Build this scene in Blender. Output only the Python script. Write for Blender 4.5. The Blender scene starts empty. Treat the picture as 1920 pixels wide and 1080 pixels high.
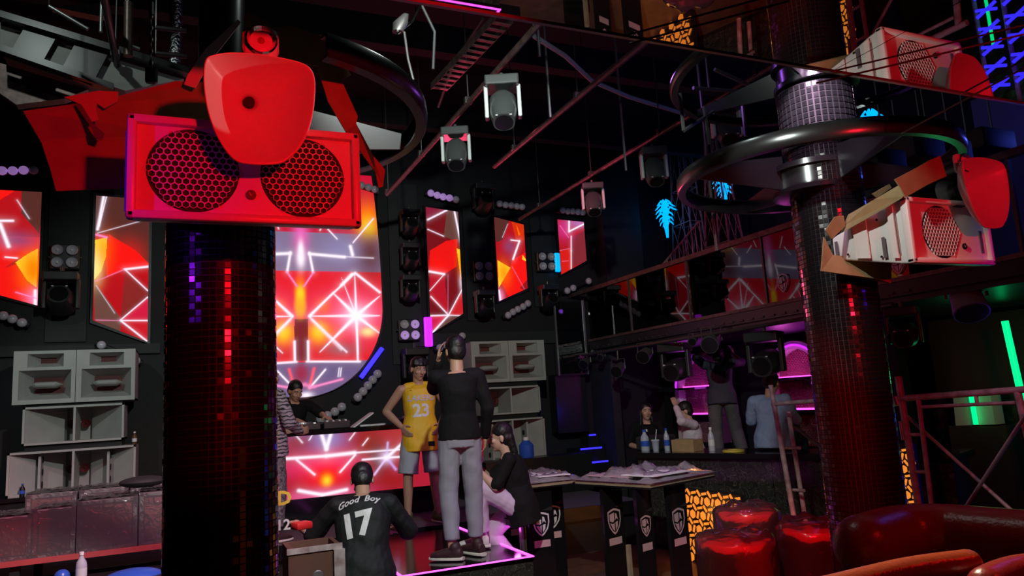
import bpy, bmesh, math, random
from mathutils import Vector, Matrix, noise
from mathutils.bvhtree import BVHTree
random.seed(7)
S = bpy.context.scene
COL = S.collection
PI = math.pi

# ------------------------------------------------------------------ camera
EYE = Vector((0, 0, 1.7))
FPX = 1387.0
RM = (Matrix.Rotation(math.radians(-24), 3, 'Z') @ Matrix.Rotation(math.radians(98.7), 3, 'X')
      @ Matrix.Rotation(math.radians(-3.4), 3, 'Z'))
cd = bpy.data.cameras.new('camera')
cd.sensor_width = 36.0
cd.lens = 36.0 * FPX / 1920.0
cd.clip_start = 0.05
cam = bpy.data.objects.new('camera', cd)
cam.matrix_world = Matrix.Translation(EYE) @ RM.to_4x4()
COL.objects.link(cam)
S.camera = cam

def at(px, py, x=None, y=None, z=None):
    """a point of the room, measured from the photograph, on the wall/floor plane x, y or z = const"""
    v = RM @ Vector(((px - 960) / FPX, (540 - py) / FPX, -1.0))
    if x is not None: t = (x - EYE.x) / v.x
    elif y is not None: t = (y - EYE.y) / v.y
    else: t = (z - EYE.z) / v.z
    return EYE + v * t

# ------------------------------------------------------------------ world, exposure
S.view_settings.view_transform = 'Standard'
S.view_settings.look = 'None'
S.view_settings.exposure = 0.0
S.view_settings.gamma = 1.0
S.view_settings.use_curve_mapping = False
W = bpy.data.worlds.new('world'); S.world = W
W.use_nodes = True
W.node_tree.nodes['Background'].inputs[0].default_value = (0.75, 0.8, 1.0, 1)
W.node_tree.nodes['Background'].inputs[1].default_value = 0.005

# ------------------------------------------------------------------ stage and work lamps, with added lights
def lamp(name, kind, loc, target, power, color, radius=0.06, angle=40, blend=0.4):
    l = bpy.data.lights.new(name, kind)
    l.energy = power; l.color = color; l.shadow_soft_size = radius
    if kind == 'SPOT':
        l.spot_size = math.radians(angle); l.spot_blend = blend
    o = bpy.data.objects.new(name, l)
    o.location = loc
    if target is not None:
        o.rotation_euler = (Vector(target) - Vector(loc)).to_track_quat('-Z', 'Y').to_euler()
    COL.objects.link(o)
    return o

lamp('work_or_fill_lamp', 'SPOT', (1.1, 2.1, 3.9), (2.1, 8.0, 0.9), 560, (0.92, 1.0, 0.95), 0.05, 84, 0.5)
lamp('work_or_fill_lamp', 'SPOT', (1.3, 1.9, 3.3), (2.93, 2.66, 2.47), 90, (0.95, 1.0, 0.93), 0.03, 30, 0.3)
lamp('work_or_fill_lamp', 'SPOT', (-1.3, 3.9, 5.3), (-0.7, 6.0, 4.25), 38, (0.85, 1.0, 0.95), 0.05, 50, 0.5)  # added unseen light that brightens the duct at top left
lamp('work_or_fill_lamp', 'POINT', (1.6, 3.0, 4.3), None, 14, (0.88, 1.0, 0.95), 0.06)  # added unseen light for ring highlights and the tops of the rig
lamp('work_or_fill_lamp', 'SPOT', (4.6, 1.25, 2.70), (0.06, 2.2, 2.64), 90, (1.0, 0.9, 0.85), 0.01, 3.0, 0.1)  # added narrow beam that draws the pale crescent in the left horn
lamp('purple_ring_fill', 'POINT', (2.75, 3.75, 3.75), None, 2.5, (0.45, 0.12, 1.0), 0.05)  # added light without a fixture, turns the upper ring purple
lamp('work_or_fill_lamp', 'SPOT', (-2.4, 4.2, 4.6), (-1.1, 9.2, 1.6), 200, (0.85, 0.97, 1.0), 0.05, 34, 0.6)
lamp('red_spot_lamp', 'SPOT', (0.75, -0.5, 2.45), (0.2, 2.3, 2.45), 215, (1.0, 0.003, 0.010), 0.05, 36, 0.4)
lamp('red_spot_lamp', 'SPOT', (2.2, -0.4, 2.4), (3.4, 2.6, 2.3), 115, (1.0, 0.004, 0.02), 0.05, 62, 0.5)
lamp('red_spot_lamp', 'SPOT', (1.4, 1.95, 3.2), (3.35, 3.75, 0.8), 560, (1.0, 0.004, 0.012), 0.06, 30, 0.4)
lamp('red_spot_lamp', 'SPOT', (2.9, 0.2, 2.6), (2.5, 1.7, 1.2), 26, (1.0, 0.01, 0.01), 0.06, 90, 0.6)
lamp('sofa_highlight_fill', 'SPOT', (1.9, 2.6, 3.3), (1.5, 1.25, 1.27), 420, (1.0, 0.92, 0.62), 0.04, 26, 0.4)  # added unseen light for the highlight along the nearest sofa roll
lamp('blue_spot_or_fill', 'POINT', (6.9, 3.2, 3.6), None, 26, (0.08, 0.12, 1.0), 0.1)  # added blue fill on the balcony, no fixture known there
lamp('blue_spot_or_fill', 'SPOT', (-2.3, 1.4, 2.5), (-0.30, 2.42, 2.4), 75, (0.25, 0.01, 1.0), 0.05, 16, 0.9)
lamp('blue_spot_or_fill', 'SPOT', (4.4, 0.4, 2.45), (3.75, 2.5, 2.2), 18, (0.14, 0.01, 1.0), 0.05, 22, 0.7)
lamp('magenta_wash_lamp', 'SPOT', (3.4, 4.5, 4.7), (2.5, 6.2, 0.6), 110, (0.85, 0.2, 1.0), 0.1, 70, 0.7)
lamp('pink_wash_lamp', 'SPOT', (0.6, 3.6, 4.2), (-0.7, 6.3, 1.0), 620, (1.0, 0.42, 0.62), 0.1, 55, 0.6)
lamp('pink_wash_lamp', 'SPOT', (3.0, 6.0, 4.4), (5.5, 7.6, 3.3), 90, (1.0, 0.12, 0.25), 0.1, 62, 0.6)
lamp('pink_wash_lamp', 'SPOT', (2.6, 2.4, 3.6), (4.5, 4.0, 1.1), 75, (0.95, 0.6, 0.9), 0.1, 60, 0.6)
lamp('red_ceiling_wash', 'SPOT', (3.1, 8.6, 2.9), (3.0, 5.5, 5.0), 60, (1.0, 0.06, 0.16), 0.2, 110, 0.6)

# ------------------------------------------------------------------ materials
MATS = {}
def mat(name, color, rough=0.5, metal=0.0, emit=None, strength=1.0, bump=None, noisec=None, spec=0.5, coat=0.0, sheen=0.0):
    m = bpy.data.materials.new(name); m.use_nodes = True
    nt = m.node_tree; b = nt.nodes['Principled BSDF']
    b.inputs['Base Color'].default_value = (*color, 1)
    b.inputs['Roughness'].default_value = rough
    b.inputs['Metallic'].default_value = metal
    b.inputs['Specular IOR Level'].default_value = spec
    b.inputs['Coat Weight'].default_value = coat
    b.inputs['Coat Roughness'].default_value = 0.08
    if emit:
        b.inputs['Emission Color'].default_value = (*emit, 1)
        b.inputs['Emission Strength'].default_value = strength
    if bump or noisec:
        tc = nt.nodes.new('ShaderNodeTexCoord')
    if noisec:
        sc, c2 = noisec
        n = nt.nodes.new('ShaderNodeTexNoise'); n.inputs['Scale'].default_value = sc
        n.inputs['Detail'].default_value = 5
        nt.links.new(tc.outputs['Object'], n.inputs['Vector'])
        r = nt.nodes.new('ShaderNodeValToRGB')
        r.color_ramp.elements[0].position = 0.35; r.color_ramp.elements[1].position = 0.68
        r.color_ramp.elements[0].color = (*color, 1); r.color_ramp.elements[1].color = (*c2, 1)
        nt.links.new(n.outputs['Fac'], r.inputs['Fac'])
        nt.links.new(r.outputs['Color'], b.inputs['Base Color'])
    if bump:
        sc, st = bump
        n = nt.nodes.new('ShaderNodeTexNoise'); n.inputs['Scale'].default_value = sc
        n.inputs['Detail'].default_value = 3
        nt.links.new(tc.outputs['Object'], n.inputs['Vector'])
        bp = nt.nodes.new('ShaderNodeBump'); bp.inputs['Strength'].default_value = st
        bp.inputs['Distance'].default_value = 0.02
        nt.links.new(n.outputs['Fac'], bp.inputs['Height'])
        nt.links.new(bp.outputs['Normal'], b.inputs['Normal'])
    MATS[name] = m
    return m

mat('black_wall', (0.006, 0.006, 0.007), 0.75, bump=(30, 0.15))
mat('black_felt', (0.006, 0.006, 0.007), 0.9)
mat('grey_board', (0.016, 0.018, 0.018), 0.7, noisec=(6, (0.010, 0.012, 0.012)))
mat('ceiling_black', (0.006, 0.0055, 0.006), 0.85, bump=(12, 0.3))
mat('floor_dark', (0.11, 0.055, 0.03), 0.45, noisec=(9, (0.07, 0.035, 0.02)))
mat('stage_carpet', (0.085, 0.07, 0.085), 0.8, noisec=(60, (0.05, 0.042, 0.05)), bump=(200, 0.2))
mat('black_gloss', (0.008, 0.008, 0.009), 0.12)
mat('black_satin', (0.012, 0.012, 0.013), 0.32)
mat('black_plastic', (0.02, 0.021, 0.022), 0.38)
mat('fixture_black', (0.014, 0.015, 0.015), 0.42, noisec=(25, (0.018, 0.019, 0.02)))
mat('dark_steel', (0.10, 0.095, 0.095), 0.4, 0.7)
mat('rust_pipe', (0.16, 0.11, 0.10), 0.42, 0.6, noisec=(18, (0.08, 0.055, 0.05)))
mat('grey_steel', (0.33, 0.34, 0.34), 0.38, 0.8)
mat('chrome', (0.85, 0.85, 0.86), 0.1, 1.0)
mat('foil', (0.75, 0.77, 0.77), 0.22, 1.0, bump=(38, 1.0))
mat('white_plastic', (0.80, 0.77, 0.74), 0.34)
mat('white_matte', (0.78, 0.76, 0.72), 0.6)
mat('slot_grey', (0.12, 0.12, 0.125), 0.5)
mat('mesh_black', (0.004, 0.004, 0.004), 0.6)
mat('cardboard', (0.36, 0.25, 0.12), 0.85, noisec=(14, (0.30, 0.20, 0.09)))
mat('tape', (0.55, 0.42, 0.25), 0.3)
mat('cream_paint', (0.36, 0.365, 0.33), 0.55, noisec=(5, (0.31, 0.315, 0.29)))
mat('cone_red', (0.09, 0.012, 0.012), 0.6)
mat('tile_black', (0.010, 0.009, 0.010), 0.15, spec=0.8)
mat('tile_grout', (0.026, 0.022, 0.023), 0.55)
mat('tile_pale', (0.03, 0.035, 0.035), 0.12, spec=0.8)
mat('grout_pale', (0.075, 0.08, 0.078), 0.5)
mat('ring_black', (0.10, 0.105, 0.108), 0.24, 0.85)
mat('lamp_glass', (0.50, 0.47, 0.52), 0.22)
mat('lamp_glass_lit', (0.6, 0.5, 0.8), 0.3, emit=(0.55, 0.28, 0.8), strength=0.35)
mat('marble_black', (0.014, 0.014, 0.012), 0.16, noisec=(4, (0.02, 0.021, 0.018)))
mat('red_leather', (0.22, 0.012, 0.012), 0.3, bump=(90, 0.1))
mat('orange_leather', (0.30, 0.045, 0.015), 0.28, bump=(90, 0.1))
mat('red_vinyl', (0.42, 0.012, 0.018), 0.3)
mat('red_velvet', (0.42, 0.06, 0.06), 0.7)
mat('wood_board', (0.34, 0.27, 0.17), 0.6, noisec=(8, (0.25, 0.19, 0.11)))
mat('paper_white', (0.75, 0.72, 0.72), 0.6)
mat('print_white', (0.62, 0.62, 0.62), 0.5)
mat('print_pink', (0.55, 0.36, 0.38), 0.5)
mat('scaffold_paint', (0.46, 0.40, 0.40), 0.5, 0.1, noisec=(14, (0.24, 0.17, 0.16)))
mat('crate_wood', (0.10, 0.045, 0.03), 0.6)
mat('quilt_dark', (0.05, 0.042, 0.03), 0.4)
mat('glitter_pink', (0.42, 0.17, 0.22), 0.22, 0.6, bump=(160, 0.6))
mat('skin', (0.44, 0.255, 0.165), 0.5)
mat('skin_pale', (0.50, 0.31, 0.22), 0.5)
mat('hair_black', (0.006, 0.005, 0.005), 0.5, bump=(120, 0.15))
mat('eye_white', (0.6, 0.58, 0.55), 0.25)
mat('eye_dark', (0.015, 0.01, 0.008), 0.2)
mat('lip', (0.30, 0.12, 0.10), 0.45)
mat('jersey_yellow', (0.72, 0.44, 0.012), 0.6, bump=(220, 0.1))
mat('jersey_trim', (0.5, 0.45, 0.55), 0.6)
mat('cloth_black', (0.0045, 0.0045, 0.005), 0.85, bump=(26, 0.2), spec=0.25)
mat('cloth_jersey_black', (0.007, 0.008, 0.009), 0.7, bump=(26, 0.2), spec=0.3)
mat('cloth_grey', (0.25, 0.25, 0.30), 0.8, bump=(14, 0.12))
mat('cloth_shorts', (0.32, 0.35, 0.37), 0.75, bump=(14, 0.12))
mat('cloth_lilac', (0.52, 0.40, 0.55), 0.75, bump=(14, 0.12))
mat('cloth_white', (0.62, 0.56, 0.62), 0.75, bump=(30, 0.4))
mat('cloth_blue', (0.20, 0.27, 0.42), 0.75, bump=(24, 0.4))
mat('cloth_navy', (0.03, 0.03, 0.05), 0.8, bump=(24, 0.4))
mat('cloth_greytrouser', (0.09, 0.085, 0.09), 0.8, bump=(24, 0.4))
mat('shoe_green', (0.10, 0.13, 0.035), 0.7)
mat('shoe_dark', (0.035, 0.012, 0.014), 0.6)
mat('shoe_white', (0.66, 0.6, 0.62), 0.5)
mat('sole_white', (0.62, 0.6, 0.54), 0.5)
mat('red_plastic', (0.5, 0.02, 0.02), 0.35)
mat('blue_plastic', (0.03, 0.10, 0.5), 0.3)
mat('bottle_clear', (0.45, 0.46, 0.52), 0.12)
mat('bottle_amber', (0.12, 0.05, 0.02), 0.15)
mat('yellow_tape', (0.55, 0.42, 0.05), 0.5)
mat('neon_magenta', (0.1, 0.0, 0.1), 0.4, emit=(1.0, 0.10, 0.95), strength=2.6)
mat('neon_pink', (0.1, 0.0, 0.1), 0.4, emit=(1.0, 0.08, 0.75), strength=2.0)
mat('neon_purple', (0.1, 0.0, 0.1), 0.4, emit=(0.55, 0.02, 0.95), strength=1.5)
mat('neon_blue', (0.0, 0.0, 0.1), 0.4, emit=(0.03, 0.02, 1.0), strength=2.2)
mat('neon_cyan', (0.0, 0.05, 0.1), 0.4, emit=(0.0, 0.34, 1.0), strength=1.6)
mat('neon_green', (0.0, 0.1, 0.02), 0.4, emit=(0.0, 0.95, 0.26), strength=1.3)
mat('orange_glow', (0.3, 0.1, 0.02), 0.4, emit=(1.0, 0.30, 0.035), strength=0.85)
mat('led_tiny', (0.5, 0.5, 0.5), 0.4, emit=(0.9, 0.95, 1.0), strength=3.0)
mat('red_glow', (0.3, 0.0, 0.0), 0.4, emit=(1.0, 0.01, 0.02), strength=1.2)

def glassy(name, tint, refl, rough=0.02, bump=None, haze=0.0):
    m = bpy.data.materials.new(name); m.use_nodes = True
    nt = m.node_tree; nt.nodes.remove(nt.nodes['Principled BSDF'])
    tr = nt.nodes.new('ShaderNodeBsdfTransparent'); tr.inputs[0].default_value = (*tint, 1)
    gl = nt.nodes.new('ShaderNodeBsdfGlossy'); gl.inputs['Roughness'].default_value = rough
    fr = nt.nodes.new('ShaderNodeLayerWeight'); fr.inputs['Blend'].default_value = refl
    mx = nt.nodes.new('ShaderNodeMixShader')
    nt.links.new(fr.outputs['Fresnel'], mx.inputs[0]); nt.links.new(tr.outputs[0], mx.inputs[1]); nt.links.new(gl.outputs[0], mx.inputs[2])
    nt.links.new(mx.outputs[0], nt.nodes['Material Output'].inputs[0])
    if haze:                                        # cloudy film: part of the light is scattered
        df = nt.nodes.new('ShaderNodeBsdfDiffuse'); df.inputs[0].default_value = (0.85, 0.8, 0.82, 1)
        m2 = nt.nodes.new('ShaderNodeMixShader'); m2.inputs[0].default_value = haze
        nt.links.new(tr.outputs[0], m2.inputs[1]); nt.links.new(df.outputs[0], m2.inputs[2]); nt.links.new(m2.outputs[0], mx.inputs[1])
    if bump:
        tc = nt.nodes.new('ShaderNodeTexCoord')
        n = nt.nodes.new('ShaderNodeTexNoise'); n.inputs['Scale'].default_value = bump[0]; n.inputs['Detail'].default_value = 2
        n.inputs['Distortion'].default_value = 1.2
        bp = nt.nodes.new('ShaderNodeBump'); bp.inputs['Strength'].default_value = bump[1]; bp.inputs['Distance'].default_value = 0.02
        nt.links.new(tc.outputs['Object'], n.inputs['Vector'])
        nt.links.new(n.outputs['Fac'], bp.inputs['Height'])
        for q in (gl, fr): nt.links.new(bp.outputs['Normal'], q.inputs['Normal'])
    MATS[name] = m
    return m
glassy('glass_rail', (0.72, 0.74, 0.75), 0.42, 0.0)
glassy('plastic_film', (0.86, 0.84, 0.86), 0.40, 0.10, (14, 0.6), 0.09)
glassy('film_table', (0.86, 0.84, 0.86), 0.45, 0.10, (14, 0.7), 0.26)
glassy('film_clear', (0.92, 0.88, 0.90), 0.38, 0.12, (10, 0.4), 0.03)
glassy('bottle_glass', (0.5, 0.5, 0.6), 0.5, 0.05)

def mirror_mat(name, col, rough):
    m = mat(name, col, rough, 1.0); return m
mirror_mat('mirror', (0.55, 0.50, 0.48), 0.01)
mirror_mat('platform_glass', (0.07, 0.065, 0.07), 0.12)

# LED screens: the picture shown is stored per vertex and given off as light
m = bpy.data.materials.new('led_picture'); m.use_nodes = True
nt = m.node_tree; nt.nodes.remove(nt.nodes['Principled BSDF'])
a_ = nt.nodes.new('ShaderNodeAttribute'); a_.attribute_name = 'picture'
e_ = nt.nodes.new('ShaderNodeEmission'); e_.inputs['Strength'].default_value = 1.15
nt.links.new(a_.outputs['Color'], e_.inputs['Color']); nt.links.new(e_.outputs[0], nt.nodes['Material Output'].inputs[0])
MATS['led_picture'] = m

def veined(name):                                   # black marble with thin pale veins
    m = MATS[name]; nt = m.node_tree; b = nt.nodes['Principled BSDF']
    tc = nt.nodes.new('ShaderNodeTexCoord')
    n1 = nt.nodes.new('ShaderNodeTexNoise'); n1.inputs['Scale'].default_value = 9; n1.inputs['Detail'].default_value = 6; n1.inputs['Distortion'].default_value = 2.0
    nt.links.new(tc.outputs['Object'], n1.inputs['Vector'])
    r = nt.nodes.new('ShaderNodeValToRGB'); cr = r.color_ramp
    cr.elements[0].position = 0.488; cr.elements[0].color = (0.026, 0.027, 0.022, 1)
    cr.elements[1].position = 0.516; cr.elements[1].color = (0.018, 0.019, 0.016, 1)
    e = cr.elements.new(0.502); e.color = (0.11, 0.108, 0.085, 1)
    nt.links.new(n1.outputs['Fac'], r.inputs['Fac']); nt.links.new(r.outputs['Color'], b.inputs['Base Color'])
veined('marble_black')

def striped(name, c1, c2, scale, dist):
    m = mat(name, c1, 0.8); nt = m.node_tree; b = nt.nodes['Principled BSDF']
    tc = nt.nodes.new('ShaderNodeTexCoord')
    w = nt.nodes.new('ShaderNodeTexWave'); w.bands_direction = 'Z'; w.inputs['Scale'].default_value = scale; w.inputs['Distortion'].default_value = dist; w.inputs['Detail'].default_value = 1.5; w.inputs['Detail Scale'].default_value = 2
    r = nt.nodes.new('ShaderNodeValToRGB'); r.color_ramp.elements[0].position = 0.2; r.color_ramp.elements[1].position = 0.32
    r.color_ramp.elements[0].color = (*c2, 1); r.color_ramp.elements[1].color = (*c1, 1)
    nt.links.new(tc.outputs['Object'], w.inputs['Vector']); nt.links.new(w.outputs['Fac'], r.inputs['Fac']); nt.links.new(r.outputs['Color'], b.inputs['Base Color'])
striped('cloth_zebra', (0.33, 0.27, 0.33), (0.02, 0.02, 0.025), 9, 4)
mat('cloth_camo', (0.03, 0.03, 0.035), 0.8, noisec=(45, (0.22, 0.2, 0.22)))

# ------------------------------------------------------------------ helpers
class MB:
    """collects shapes; build() links them as one mesh object"""
    def __init__(s): s.v = []; s.f = []
    def add(s, vs, fs):
        k = len(s.v); s.v += [Vector(p) for p in vs]; s.f += [[i + k for i in f] for f in fs]; return s
    def box(s, c, d, R=None):
        hx, hy, hz = d[0] / 2, d[1] / 2, d[2] / 2
        P = [Vector((x, y, z)) for x in (-hx, hx) for y in (-hy, hy) for z in (-hz, hz)]
        if R is not None: P = [R @ p for p in P]
        c = Vector(c)
        return s.add([c + p for p in P], [(0, 1, 3, 2), (4, 6, 7, 5), (0, 4, 5, 1), (2, 3, 7, 6), (0, 2, 6, 4), (1, 5, 7, 3)])
    def b(s, x0, x1, y0, y1, z0, z1):
        return s.box(((x0 + x1) / 2, (y0 + y1) / 2, (z0 + z1) / 2), (abs(x1 - x0), abs(y1 - y0), abs(z1 - z0)))
    def bbox(s, c, d, e, R=None):
        """bevelled box"""
        bm = bmesh.new(); bmesh.ops.create_cube(bm, size=1)
        for v in bm.verts: v.co = Vector((v.co.x * d[0], v.co.y * d[1], v.co.z * d[2]))
        bmesh.ops.bevel(bm, geom=list(bm.edges), offset=e, segments=2, profile=0.5, affect='EDGES')
        vs = [v.co.copy() for v in bm.verts]; bm.verts.index_update()
        fs = [[v.index for v in f.verts] for f in bm.faces]; bm.free()
        if R is not None: vs = [R @ p for p in vs]
        c = Vector(c)
        return s.add([p + c for p in vs], fs)
    def cyl(s, p0, p1, r0, r1=None, n=12, caps=True):
        r1 = r0 if r1 is None else r1
        p0, p1 = Vector(p0), Vector(p1); d = (p1 - p0).normalized()
        u = d.orthogonal().normalized(); w = d.cross(u)
        vs = []
        for p, r in ((p0, r0), (p1, r1)):
            vs += [p + (u * math.cos(2 * PI * i / n) + w * math.sin(2 * PI * i / n)) * r for i in range(n)]
        fs = [(i, (i + 1) % n, n + (i + 1) % n, n + i) for i in range(n)]
        if caps: fs += [tuple(range(n - 1, -1, -1)), tuple(range(n, 2 * n))]
        return s.add(vs, fs)
    def tube(s, pts, r, n=8, closed=False):
        pts = [Vector(p) for p in pts]; m = len(pts); vs = []; fs = []
        u = None
        for i, p in enumerate(pts):
            a = pts[(i - 1) % m] if closed or i > 0 else p
            b = pts[(i + 1) % m] if closed or i < m - 1 else p
            d = (b - a).normalized()
            if u is None: u = d.orthogonal().normalized()
            u = (u - d * u.dot(d)).normalized(); w = d.cross(u)
            rr = r[i] if isinstance(r, (list, tuple)) else r
            vs += [p + (u * math.cos(2 * PI * k / n) + w * math.sin(2 * PI * k / n)) * rr for k in range(n)]
        for i in range(m if closed else m - 1):
            j = (i + 1) % m
            fs += [(i * n + k, i * n + (k + 1) % n, j * n + (k + 1) % n, j * n + k) for k in range(n)]
        if not closed: fs += [tuple(range(n - 1, -1, -1)), tuple(range((m - 1) * n, m * n))]
        return s.add(vs, fs)
    def lathe(s, c, prof, n=24, axis='Z', caps=True):
        c = Vector(c); vs = []; fs = []; m = len(prof)
        for r, h in prof:
            for k in range(n):
                a = 2 * PI * k / n; x, y = r * math.cos(a), r * math.sin(a)
                q = {'Z': (x, y, h), 'Y': (x, h, y), 'X': (h, x, y)}[axis]
                vs.append(c + Vector(q))
        for i in range(m - 1):
            fs += [(i * n + k, i * n + (k + 1) % n, (i + 1) * n + (k + 1) % n, (i + 1) * n + k) for k in range(n)]
        if caps: fs += [tuple(range(n - 1, -1, -1)), tuple(range((m - 1) * n, m * n))]
        return s.add(vs, fs)
    def prism(s, poly, off):
        """poly: 3-D outline; off: extrusion vector"""
        n = len(poly); off = Vector(off); P = [Vector(p) for p in poly]
        fs = [tuple(range(n)), tuple(range(2 * n - 1, n - 1, -1))] + [(i, i + n, (i + 1) % n + n, (i + 1) % n) for i in range(n)]
        return s.add(P + [p + off for p in P], fs)
    def ell(s, c, r, R=None, n=16, m=10):
        c = Vector(c); vs = []; fs = []
        for i in range(1, m):
            t = PI * i / m
            for k in range(n):
                a = 2 * PI * k / n
                p = Vector((r[0] * math.sin(t) * math.cos(a), r[1] * math.sin(t) * math.sin(a), r[2] * math.cos(t)))
                vs.append(c + (R @ p if R is not None else p))
        t0, t1 = Vector((0, 0, r[2])), Vector((0, 0, -r[2]))
        vs += [c + (R @ t0 if R is not None else t0), c + (R @ t1 if R is not None else t1)]
        q = (m - 1) * n
        for i in range(m - 2):
            fs += [(i * n + k, (i + 1) * n + k, (i + 1) * n + (k + 1) % n, i * n + (k + 1) % n) for k in range(n)]
        fs += [(q, k, (k + 1) % n) for k in range(n)]
        fs += [(q + 1, (m - 2) * n + (k + 1) % n, (m - 2) * n + k) for k in range(n)]
        return s.add(vs, fs)
    def cap(s, p0, r0, p1, r1, n=12):
        """tapered capsule"""
        p0, p1 = Vector(p0), Vector(p1); d = p1 - p0; L = d.length
        if L < 1e-6: return s.ell(p0, (r0, r0, r0))
        d /= L; u = d.orthogonal().normalized(); w = d.cross(u); vs = []; rings = []
        for t in (0.25, 0.55, 0.8, 1.0): rings.append((p0 - d * r0 * math.cos(t * PI / 2), r0 * math.sin(t * PI / 2)))
        for t in (1.0, 0.8, 0.55, 0.25): rings.append((p1 + d * r1 * math.cos(t * PI / 2), r1 * math.sin(t * PI / 2)))
        for p, r in rings: vs += [p + (u * math.cos(2 * PI * k / n) + w * math.sin(2 * PI * k / n)) * r for k in range(n)]
        fs = [(i * n + k, i * n + (k + 1) % n, (i + 1) * n + (k + 1) % n, (i + 1) * n + k) for i in range(7) for k in range(n)]
        fs += [tuple(range(n - 1, -1, -1)), tuple(range(7 * n, 8 * n))]
        return s.add(vs, fs)
    def loft(s, secs, n=20, power=2.4):
        """secs: (centre, right vector, front vector, half width, half depth)"""
        vs = []; fs = []
        for c, u, w, a, b in secs:
            c, u, w = Vector(c), Vector(u), Vector(w)
            for k in range(n):
                t = 2 * PI * k / n; cs, sn = math.cos(t), math.sin(t)
                e = 2 / power
                vs.append(c + u * a * math.copysign(abs(cs) ** e, cs) + w * b * math.copysign(abs(sn) ** e, sn))
        m = len(secs)
        for i in range(m - 1):
            fs += [(i * n + k, i * n + (k + 1) % n, (i + 1) * n + (k + 1) % n, (i + 1) * n + k) for k in range(n)]
        fs += [tuple(range(n - 1, -1, -1)), tuple(range((m - 1) * n, m * n))]
        return s.add(vs, fs)
    def build(s, name, material, parent=None, smooth=False, **kw):
        return obj(name, s.v, s.f, material, parent, smooth, **kw)

def wloc(o):
    p = Vector((0, 0, 0))
    while o is not None: p += o.location; o = o.parent
    return p

def setp(o, label=None, cat=None, group=None, kind=None):
    if label: o['label'] = label
    if cat: o['category'] = cat
    if group: o['group'] = group
    if kind: o['kind'] = kind
    return o

def fixnormals(me):
    bm = bmesh.new(); bm.from_mesh(me); bmesh.ops.recalc_face_normals(bm, faces=bm.faces); bm.to_mesh(me); bm.free()

def obj(name, vs, fs, material, parent=None, smooth=False, label=None, cat=None, group=None, kind=None, fix=True):
    """vs in world space (or in the space of a parent standing at the origin)"""
    vs = [Vector(p) for p in vs]
    if parent is None:
        lo = Vector((min(p.x for p in vs), min(p.y for p in vs), min(p.z for p in vs)))
        hi = Vector((max(p.x for p in vs), max(p.y for p in vs), max(p.z for p in vs)))
        base = Vector(((lo.x + hi.x) / 2, (lo.y + hi.y) / 2, lo.z))
        sub = base
    else:
        base = Vector((0, 0, 0)); sub = wloc(parent)
    me = bpy.data.meshes.new(name)
    me.from_pydata([p - sub for p in vs], [], fs)
    if fix: fixnormals(me)
    if smooth:
        for p in me.polygons: p.use_smooth = True
        if smooth != 'all': me.set_sharp_from_angle(angle=math.radians(40))
    me.materials.append(MATS[material] if isinstance(material, str) else material)
    o = bpy.data.objects.new(name, me)
    o.location = base
    if parent is not None: o.parent = parent
    COL.objects.link(o)
    return setp(o, label, cat, group, kind)

def thing(name, label, cat, loc=(0, 0, 0), group=None):
    o = bpy.data.objects.new(name, None); o.empty_display_size = 0.1
    o.location = loc; COL.objects.link(o)
    return setp(o, label, cat, group)

def copy_tree(o, parent=None):
    c = o.copy(); COL.objects.link(c); c.parent = parent
    for ch in list(o.children):
        if ch is not c: copy_tree(ch, c)
    return c

def piece(name, src, parent, M):
    """another piece sharing src's mesh"""
    o = bpy.data.objects.new(name, src); o.matrix_local = M; o.parent = parent; COL.objects.link(o); return o

def text_faces(txt, size, font_shear=0.0, align='CENTER', bold=0.0, res=2):
    c = bpy.data.curves.new('lettering', 'FONT'); c.body = txt; c.size = size; c.align_x = align; c.align_y = 'CENTER'
    c.shear = font_shear; c.offset = bold; c.resolution_u = res; c.fill_mode = 'BOTH'
    o = bpy.data.objects.new('lettering', c); COL.objects.link(o)
    dg = bpy.context.evaluated_depsgraph_get()
    me = bpy.data.meshes.new_from_object(o.evaluated_get(dg))
    bm = bmesh.new(); bm.from_mesh(me)
    bmesh.ops.triangulate(bm, faces=bm.faces)
    for _ in range(2):
        bmesh.ops.subdivide_edges(bm, edges=[e for e in bm.edges if e.calc_length() > size * 0.12], cuts=1, use_grid_fill=False)
        bmesh.ops.triangulate(bm, faces=bm.faces)
    vs = [v.co.copy() for v in bm.verts]; bm.verts.index_update(); fs = [[v.index for v in f.verts] for f in bm.faces]; bm.free()
    bpy.data.objects.remove(o); bpy.data.curves.remove(c); bpy.data.meshes.remove(me)
    return vs, fs

R3 = lambda ax, deg: Matrix.Rotation(math.radians(deg), 3, ax)
import numpy as np
# ================================================================== the room
YS = 10.1                                  # stage wall
def struct(name, mb, m): return mb.build(name, m, kind='structure')
struct('floor', MB().b(-4.2, 8.4, -2.2, 10.4, -0.1, 0), 'floor_dark')
struct('ceiling', MB().b(-4.2, 8.4, -2.2, 10.4, 5.9, 6.0), 'ceiling_black')
struct('wall_stage', MB().b(-4.2, 8.4, YS, YS + 0.2, 0, 5.9), 'black_wall')
struct('wall_left', MB().b(-4.2, -4.0, -2.2, YS, 0, 5.9), 'black_wall')
struct('wall_back', MB().b(-4.0, 8.2, -2.2, -2.0, 0, 5.9), 'black_wall')
struct('wall_right', MB().b(8.2, 8.4, -2.0, YS, 0, 5.9), 'black_wall')
struct('wall_bar', MB().b(7.05, 7.2, 5.7, YS, 0, 2.32), 'black_wall')
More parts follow.
